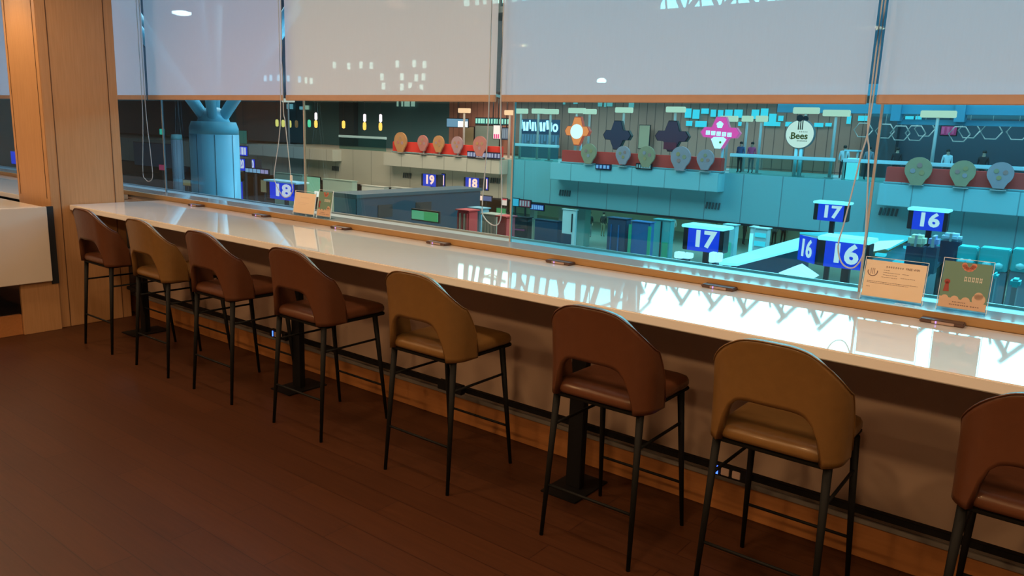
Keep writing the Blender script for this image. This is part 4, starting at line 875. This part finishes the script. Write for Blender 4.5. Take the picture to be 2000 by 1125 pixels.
MB().prism_y([(x-0.42, z-0.05), (x-0.05, z+0.16), (x+0.40, z-0.08), (x+0.30, z-0.16), (x-0.42, z-0.12)], y-0.3, y+0.3).build('hood', M_hoodw, t)
MB().bx(x-0.05, x+0.05, y-0.05, y+0.05, -5.3, z-0.1).build('post', M_hblack, t)
for rc, lab in (((-10.98, -10.41, -2.17, -1.97, 23.00), 'pair of white glowing floor lamps below the nearer seventeen sign'), ((-9.78, -9.42, -2.16, -1.84, 23.00), 'striped white lamp block right below the nearer seventeen sign')):
    X0, X1, Z0, Z1, Y = rc; t = empty('lamp_block', ((X0+X1)/2, Y, Z0), lab, 'lamp')
    for k in range(2): MB().bx(X0+(X1-X0)*(.52*k), X0+(X1-X0)*(.46+.52*k), Y, Y+0.3, Z0+.03*k, Z1, 0.02).build('lens', M_hoodw, t)
    MB().bx(X0+.1, X1-.1, Y+.05, Y+.25, -4.3, Z0).build('pedestal', M_hisl, t)
# dark blue island at the left: long side runs away from the window
p0 = (-38.843, 31.779, -2.600); p1 = (-36.452, 43.342, -2.600)
t = empty('check_in_island', (-20, 25, -5.3), 'long dark blue check-in island left of the middle, with dark openings', 'counter')
X0, X1, Z0, Z1, Y = (-21.92, -20.82, -1.60, -0.69, 18.00)
Xi = (-21.776, 18.000, -0.718)[0]
pa = (-20.763, 18.000, -0.766); pw = (-22.001, 18.000, -0.736)[0]; pb_z = pa[2]; px_ = pa[0]
yf = 18*px_/(-15.134, 18.000, -0.210)[0]
MB().bx(pw, px_, 18, yf, -5.3, pb_z).build('body', M_hisl, t)
MB().bx(pw-0.05, px_+0.05, 17.95, yf+0.05, pb_z, pb_z+0.12).build('roof', mat('island_roof', (0.02, 0.07, 0.11), 0.5), t)
MB().bx(pw+0.05, px_-0.05, 17.97, 18.0, -5.3, pb_z-0.05).build('bright_panel', M_hislb, t)
for qa, qb in (((-19.691, 18.000, -0.733)[0], (-18.988, 18.000, -0.676)[0]), ((-17.881, 18.000, -0.587)[0], (-17.191, 18.000, -0.531)[0])):
    MB().bx(px_-0.02, px_+0.02, 18*px_/qa, 18*px_/qb, pb_z-0.75, pb_z-0.30).build('opening', M_hblack, t)

# ---------------- round columns
def round_column(px0, px1, label, cladtop=True, struts=True, m=M_hcol):
    x0, y, z = px0; x1 = px1[0]
    # half width measured across the line of sight
    d = Vector((x0+x1, 2*y)).normalized(); r = abs(x1-x0)/2*abs(d.y); cx, cyy = (x0+x1)/2, y
    t = empty('round_column', (cx, cyy, -5.3), label, 'column')
    MB().lathe((cx, cyy, 0), [(r, -5.3), (r, z-0.42)], 40).build('shaft', m, t)
    MB().lathe((cx, cyy, 0), [(r*1.0, z-0.42), (r*1.0, z-0.22), (r*0.90, z), (r*0.2, z+0.02)], 40).build('cap', mat('column_cap', (0.16, 0.44, 0.50), 0.5), t)
    for k in range(8):
        a = 0.25+PI/4*k; MB().cone((cx+r*math.cos(a), cyy+r*math.sin(a), -5.3), (cx+r*math.cos(a), cyy+r*math.sin(a), z-0.43), 0.012, 0.012, 6).build('seam', M_hcolseam, t)
    if struts:
        for k in range(6):
            a = 0.4+PI/3*k; e = (cx+4.2*r*math.cos(a), cyy+4.2*r*math.sin(a), z+4.2)
            MB().cone((cx+0.25*r*math.cos(a), cyy+0.25*r*math.sin(a), z-0.05), e, 0.17, 0.15, 12).build('branch', M_hcol, t)
        MB().lathe((cx, cyy, z-0.02), [(0.55, 0), (0.42, 0.35), (0.2, 0.5)], 16).build('branch_hub', M_hcol, t)
round_column((-26.179, 15.000, 1.679), (-23.090, 15.000, 1.738), 'big round blue-clad column with branching struts at the left of the hall')
round_column((-60.532, 33.000, 0.547), (-58.745, 33.000, 0.599), 'slim farther grey-blue round column left of the big one', struts=False, m=mat('column_far', (0.22, 0.34, 0.44), 0.5))
panel('lit_sign', (-68.88, -66.63, -0.34, 0.89, 44.00), glow('sign_dull_green', (0.04, 0.26, 0.18), 0.5), 'dull green panel right behind the big blue column', 'sign')
panel('lit_sign', (-82.93, -81.96, 0.06, 0.66, 44.00), glow('sign_emerald', (0.05, 0.65, 0.38), 0.8), 'small emerald lit sign left of the columns', 'sign')
panel('lit_sign', (-64.50, -63.57, -2.54, -2.10, 34.00), glow('sign_crimson', (0.75, 0.05, 0.12), 0.6), 'small crimson sign left of the big blue column, low', 'sign')
panel('wall_panel', (-78.82, -71.46, -2.90, -0.65, 39.00), mat('panel_steel_blue', (0.10, 0.18, 0.26), 0.6), 'steel blue wall panel at the far left of the hall, behind the chain loop', 'panel')
panel('kiosk_board', (-39.60, -39.09, -2.29, -1.60, 27.00), glow('board_amber', (0.55, 0.36, 0.15), 0.5), 'small amber and grey poster left of the nearer eighteen sign', 'poster')
panel('kiosk_board', (-53.60, -52.62, -2.95, -2.58, 30.00), glow('board_amber2', (0.5, 0.3, 0.08), 0.5), 'small amber sign at the foot of the big blue column, left side', 'poster')
panel('blue_display', (-67.96, -66.76, -2.09, -1.14, 24.00), M_blue, 'small blue display seen left of the oak column', 'display')

# ---------------- furniture and kiosks under the deck
def floor_box(name, rc, m, label, cat, parts=(), d=0.5):
    """free-standing piece whose seen face runs down to the hall floor"""
    X0, X1, Z0, Z1, Y = rc
    t = empty(name, ((X0+X1)/2, Y, -5.3), label, cat)
    MB().bx(X0, X1, Y, Y+d, -5.3, Z1, 0.03).build('body', m, t)
    MB().bx(X0-0.04, X1+0.04, Y-0.04, Y+d+0.04, Z1, Z1+0.04).build('top', m, t)
    for nm, u0, u1, v0, v1, mm in parts:
        MB().bx(X0+(X1-X0)*u0, X0+(X1-X0)*u1, Y-0.04, Y, -5.3+(Z1+5.3)*v0, -5.3+(Z1+5.3)*v1).build(nm, mm, t)
    return t
Mgr = mat('kiosk_green', (0.02, 0.42, 0.22), 0.5); Mbl = mat('kiosk_blue', (0.02, 0.14, 0.34), 0.5); Mnv = mat('kiosk_navy', (0.015, 0.06, 0.12), 0.6)
Mbe = mat('stand_beige', (0.62, 0.56, 0.44), 0.7); Mwh = mat('stand_white', (0.72, 0.76, 0.72), 0.6); Mrd = mat('stand_red', (0.55, 0.04, 0.05), 0.6); Mtq = mat('desk_turquoise', (0.03, 0.55, 0.55), 0.4)
floor_box('kiosk', (-18.11, -17.12, -3.49, -2.36, 33.00), Mbl, 'blue kiosk with green side edges left of the nearer seventeen sign', 'kiosk', [('side_edge', -0.12, 0.04, 0, .95, Mgr), ('side_edge', 0.94, 1.1, 0, .95, Mgr)])
floor_box('kiosk', (-19.45, -18.41, -3.52, -2.31, 33.00), Mnv, 'dark navy covered kiosk left of the blue kiosk', 'kiosk', [('fold', .2, .24, .1, .9, Mbl), ('fold', .6, .66, .1, .9, Mbl)])
floor_box('kiosk', (-18.45, -17.52, -3.76, -2.50, 36.00), mat('kiosk_teal', (0.10, 0.42, 0.42), 0.5), 'teal glazed kiosk just left of the nearer seventeen sign', 'kiosk', [('mullion', .45, .52, .02, .98, M_hblack), ('glowing_pane', .6, .95, .3, .6, Mgr)])
floor_box('kiosk', (-13.85, -13.31, -3.11, -2.17, 34.00), mat('kiosk_pale', (0.45, 0.75, 0.75), 0.5), 'pale teal machine right beside the nearer seventeen sign', 'kiosk', [('green_screen', .3, .8, .5, .75, glow('screen_green', (.1, .7, .5), .6)), ('opening', .25, .8, .12, .4, M_hblack)])
floor_box('kiosk', (-13.34, -13.14, -3.26, -2.38, 36.00), Mwh, 'slim white post kiosk above the cyan roof strip', 'kiosk', [('screen', .1, .9, .6, .9, M_hood)])
floor_box('kiosk', (-12.38, -11.82, -2.52, -2.18, 34.00), Mwh, 'white and blue striped desk above the cyan roof strip', 'kiosk', [('stripe', .05, .95, .75, .82, M_cyan), ('stripe', .05, .95, .88, .94, M_cyan)])
floor_box('banner_stand', (-25.53, -24.59, -3.68, -2.71, 38.00), Mwh, 'white banner with small dark lettering standing in the hall', 'banner', [('lettering', .72, .8, .5, .92, M_hblack), ('lower_dark', .0, .75, .0, .45, M_hisl)], d=0.2)
floor_box('counter_block', (-28.99, -27.16, -4.56, -3.78, 40.00), Mnv, 'dark navy counter block under the deck, left of the white banner', 'counter')
floor_box('counter_block', (-29.11, -28.08, -4.87, -3.50, 38.00), M_hblack, 'dark counter block right of the glass joint with a magenta base line', 'counter', [('magenta_line', 0, .8, .55, .6, glow('magenta', (.35, .02, .12), .5))])
floor_box('pillar_box', (-30.14, -29.80, -5.22, -3.32, 41.00), Mbe, 'slim beige pillar under the deck, left one', 'pillar', d=0.4)
floor_box('pillar_box', (-27.84, -27.56, -5.10, -3.06, 41.00), Mbe, 'slim beige pillar under the deck, beside the white banner', 'pillar', d=0.4)
floor_box('pillar_box', (-26.51, -25.82, -4.92, -2.79, 41.00), mat('pillar_green', (0.22, 0.42, 0.38), 0.6), 'wide grey-green pillar under the deck, right of the white banner', 'pillar', d=0.7)
floor_box('stall', (-17.50, -16.97, -1.57, -0.99, 19.60), Mrd, 'red stall with pale goods left of the glass joint', 'stall', [('goods', .1+.18*k, .2+.18*k, .5, .98, Mbe if k % 2 else Mrd) for k in range(5)])
floor_box('stall', (-18.01, -17.46, -1.62, -1.03, 20.80), mat('stall_blue', (0.16, 0.38, 0.50), 0.6), 'dusty blue stall beside the red one', 'stall')
floor_box('stall', (-16.23, -15.63, -1.58, -1.00, 19.40), mat('stall_grey', (0.36, 0.36, 0.30), 0.6), 'grey-beige stall left of the glass joint', 'stall', [('rib', .1+.2*k, .16+.2*k, 0, .95, Mbe) for k in range(4)])
floor_box('stall', (-15.26, -14.89, -1.57, -0.96, 19.00), Mrd, 'dark red stall hard against the glass joint', 'stall', [('pale_top', .3, .9, .3, .6, Mbe)])
floor_box('desk_row', (-44.58, -42.11, -3.02, -2.64, 39.10), Mwh, 'pale desk front under the left balcony, left one', 'desk')
floor_box('desk_row', (-41.36, -38.85, -3.00, -2.56, 39.10), Mwh, 'pale desk front under the left balcony, right one', 'desk', [('logo_strokes', .3, .33, .9, .98, M_hblack), ('logo_strokes', .36, .39, .9, .98, M_hblack)])
floor_box('desk_row', (-53.93, -50.26, -2.73, -2.24, 38.00), mat('desk_sage', (0.36, 0.50, 0.38), 0.6), 'sage green desk front above the nearer eighteen sign', 'desk')
floor_box('desk_row', (-47.77, -44.34, -3.33, -2.33, 38.00), mat('desk_mist', (0.45, 0.62, 0.54), 0.6), 'misty green desk front above the dull green poster', 'desk')
# turquoise check-in desks at the right
for k, (rc, lab) in enumerate((((-3.57, -3.04, -2.03, -1.38, 28.00), 'turquoise check-in desk behind the green poster'), ((-2.96, -2.16, -2.05, -1.35, 28.00), 'turquoise check-in desk right of the green poster'), ((-2.09, -1.25, -1.99, -1.29, 28.00), 'turquoise check-in desk cut by the right edge'), ((-6.44, -5.18, -2.72, -2.44, 39.00), 'long turquoise desk front below the farther sixteen sign'))):
    X0, X1, Z0, Z1, Y = rc; t = empty('check_in_desk', ((X0+X1)/2, Y, -5.3), lab, 'desk', 'turquoise check-in desks')
    MB().bx(X0, X1, Y, Y+0.7, Z0, Z1, 0.03).build('front', Mtq, t)
    MB().bx(X0, X1, Y+0.05, Y+0.65, -5.3, Z0, 0.02).build('plinth', mat('desk_plinth', (0.25, 0.30, 0.33), 0.6), t)
    for q in range(2): MB().lathe((X0+(X1-X0)*(.3+.4*q), Y-0.03, Z0+0.18), [(0.02, -.1), (.12, -.05), (.12, .05), (.02, .1)], 10).build('pale_lamp', mat('pale_dot', (0.4, 0.8, 0.75), 0.5), t)
for k, (rc, m_, lab) in enumerate((((-5.42, -4.87, -1.78, -1.38, 30.00), mat('bag_cream', (0.80, 0.76, 0.52), 0.7), 'cream parcel on the island left of the black sign post'), ((-4.69, -4.38, -1.69, -1.31, 29.50), mat('bag_violet', (0.36, 0.36, 0.62), 0.7), 'violet-blue parcel right of the black sign post'), ((-4.82, -4.17, -1.79, -1.50, 33.00), mat('bag_white', (0.62, 0.72, 0.82), 0.7), 'white and pale blue bundle at the right of the parcels'))):
    X0, X1, Z0, Z1, Y = rc; t = empty('parcel', ((X0+X1)/2, Y, Z0), lab, 'parcel')
    MB().bx(X0, X1, Y, Y+0.6, Z0, Z1, 0.1).build('body', m_, t); MB().bx((X0+X1)/2-.04, (X0+X1)/2+.04, Y-0.01, Y+0.61, Z0, Z1+0.01).build('strap', M_hpost, t)
    MB().bx(X0, X1, Y, Y+0.6, -2.6, Z0).build('trolley', M_hisl, t) if Z0 > -2.6 else None
for k, (rc, lab) in enumerate((((-1.60, -1.39, -1.59, -1.39, 22.00), 'turquoise seat with grey base at the lower right of the hall'), ((-2.18, -2.04, -1.72, -1.58, 24.00), 'small turquoise seat behind the right edge of the green poster'))):
    X0, X1, Z0, Z1, Y = rc; t = empty('seat_block', ((X0+X1)/2, Y, -5.3), lab, 'seat')
    MB().bx(X0, X1, Y, Y+0.5, Z0, Z1, 0.05).build('seat', Mtq, t); MB().bx(X0+.05, X1-.05, Y+.05, Y+.45, -5.3, Z0).build('base', mat('seat_base', (0.25, 0.27, 0.28), 0.6), t)

# ---------------- people
def person(x, y, z, h, rz, shirt, pants, hair, label, seated=False, bag=None):
    """standing figure, one continuous skinned body with clothing colours by height"""
    t = empty('person', (x, y, z), label, 'person', rz=rz)
    s = h/1.75
    V = [(0, 0, .95), (0, 0, 1.15), (0, .01, 1.38), (0, 0, 1.50), (0, -.01, 1.58), (0, -.015, 1.68),
         (.09, 0, .90), (.11, -.02, .50), (.12, .03, .08), (.12, -.09, .03), (-.09, 0, .90), (-.10, .03, .50), (-.11, .06, .08), (-.11, -.06, .03),
         (.19, 0, 1.42), (.24, .02, 1.14), (.23, -.08, .90), (.23, -.11, .82), (-.19, 0, 1.42), (-.24, .02, 1.14), (-.22, -.06, .90), (-.22, -.09, .82)]
    E = [(0, 1), (1, 2), (2, 3), (3, 4), (4, 5), (0, 6), (6, 7), (7, 8), (8, 9), (0, 10), (10, 11), (11, 12), (12, 13), (2, 14), (14, 15), (15, 16), (16, 17), (2, 18), (18, 19), (19, 20), (20, 21)]
    R = [.14, .13, .15, .06, .075, .085, .09, .06, .042, .035, .09, .06, .042, .035, .06, .042, .03, .035, .06, .042, .03, .035]
    me = bpy.data.meshes.new('body'); me.from_pydata([(a*s, b_*s, c*s) for a, b_, c in V], E, []); o = bpy.data.objects.new('tmp', me); C.objects.link(o)
    o.modifiers.new('s', 'SKIN'); 
    for i, sv in enumerate(me.skin_vertices[0].data): sv.radius = (R[i]*s*(1.15 if i < 3 else 1), R[i]*s*(.8 if i < 3 else 1)); sv.use_root = (i == 0)
    o.modifiers.new('b', 'SUBSURF').levels = 1
    me2 = bpy.data.meshes.new_from_object(o.evaluated_get(bpy.context.evaluated_depsgraph_get())); bpy.data.objects.remove(o)
    me2.materials.clear()
    for m_ in (mat('skin', (0.50, 0.28, 0.20), 0.6), shirt, pants, M_hblack): me2.materials.append(m_)
    for p in me2.polygons:
        zc = p.center.z/s; ax = abs(p.center.x)/s; p.use_smooth = True
        p.material_index = 3 if zc < .08 else 2 if (zc < .96 and ax < .185) else 0 if (zc > 1.49 or (zc < 0.98 and ax >= .185)) else 1
    me2.name = 'body'; bo = bpy.data.objects.new('body', me2); C.objects.link(bo); bo.parent = t
    def local(g, nm, m_):
        LOC[t] = Vector((0, 0, 0)); q = g.build(nm, m_, t); LOC[t] = Vector((x, y, z)); return q
    local(MB().lathe((0, .012*s, 1.62*s), [(0.03, .145*s), (.07*s, .135*s), (.095*s, .08*s), (.093*s, .02*s), (.06*s, -.01*s)], 14), 'hair', hair)
    if bag: local(MB().box((0, .17*s, 1.22*s), (.30*s, .16*s, .42*s), bev=.05), 'backpack', bag)
    return t
Pdk = mat('cloth_black', (0.02, 0.02, 0.025), 0.8); Pgy = mat('cloth_grey', (0.20, 0.22, 0.25), 0.8); Pkh = mat('cloth_khaki', (0.30, 0.24, 0.16), 0.8); Pbl = mat('cloth_blue', (0.05, 0.10, 0.22), 0.8); Ppk = mat('cloth_pink', (0.75, 0.10, 0.25), 0.7); Pwh = mat('cloth_white', (0.70, 0.72, 0.74), 0.8); Hr = mat('hair_black', (0.015, 0.012, 0.01), 0.6)
q = (-28.183, 45.372, -5.300); person(q[0], q[1], -5.3, 1.75, 0.3, Pdk, Pgy, Hr, 'person in a black jacket and grey trousers under the deck, left one', bag=Pdk)
q = (-27.699, 46.422, -5.300); person(q[0], q[1], -5.3, 1.72, PI, Pdk, Pkh, Hr, 'person in a black top and khaki trousers under the deck, right one of two')
for px, sh, pn, hr, lab in (((-16.376, 41.600, 0.957), Pbl, Pdk, Hr, 'person in dark blue behind the handrail, right of the pink sign'), ((-15.819, 41.800, 0.982), Ppk, Pdk, Hr, 'person in a pink top behind the handrail, below the round sign'), ((-11.034, 42.000, 0.884), Pwh, Pdk, Hr, 'person in white at the deck stand left of the thick glass joint'),
        ((-9.892, 42.200, 1.041), Pgy, Pdk, Hr, 'person in grey on the deck just left of the thick glass joint'), ((-8.558, 42.000, 1.180), Pdk, Pdk, Hr, 'person in black on the deck left of the large olive board'), ((-4.843, 41.800, 1.353), Pdk, Pdk, Hr, 'person in black between the two right balloon boards'), ((-6.353, 42.000, 1.114), Pwh, Pdk, Hr, 'person in white behind the handrail below the large T lamp')):
    person(px[0], px[1], -0.08, 1.68, random.uniform(-0.6, 0.6)+(PI if 'left' in lab else 0), sh, pn, hr, lab)
for k, (q, sh, pn, lab) in enumerate((((-17.779, 52.598, -5.300), Pgy, Pdk, 'person in grey in the queue area behind the cyan roof strip, left one'), ((-17.516, 53.696, -5.300), Pbl, Pdk, 'person in dark blue in the queue area behind the cyan roof strip'), ((-17.600, 56.012, -5.300), Pwh, Pgy, 'person in white in the queue area, nearest the large sixteen sign'),
        ((-19.197, 50.825, -5.300), Pdk, Pdk, 'person in black between the pale machine and the white post kiosk'), ((-21.509, 51.041, -5.300), Pkh, Pdk, 'person in khaki right behind the nearer seventeen sign'), ((-23.442, 48.582, -5.300), Pwh, Pgy, 'person in white left of the nearer seventeen sign'))):
    person(q[0], q[1], -5.3, 1.7, 0.8*k, sh, pn, Hr, lab)
X0, X1, Z0, Z1, Y = (-10.82, -10.14, 1.22, 1.40, 41.00)
t = empty('kiosk_stand', ((X0+X1)/2, 41, -0.08), 'pale blue lit kiosk stand on the deck left of the thick glass joint', 'kiosk')
MB().bx(X0, X1, 41, 41.8, Z0+.1, Z1, 0.02).build('roof', M_hrail, t); MB().bx(X0+.2, X1, 41, 41.7, -0.06, 1.0, 0.02).build('counter', M_hood, t)
for xx in (X0+.05, X1-.05): MB().bx(xx-.04, xx+.04, 41.1, 41.2, -0.06, Z0+.1).build('post', M_hpost, t)
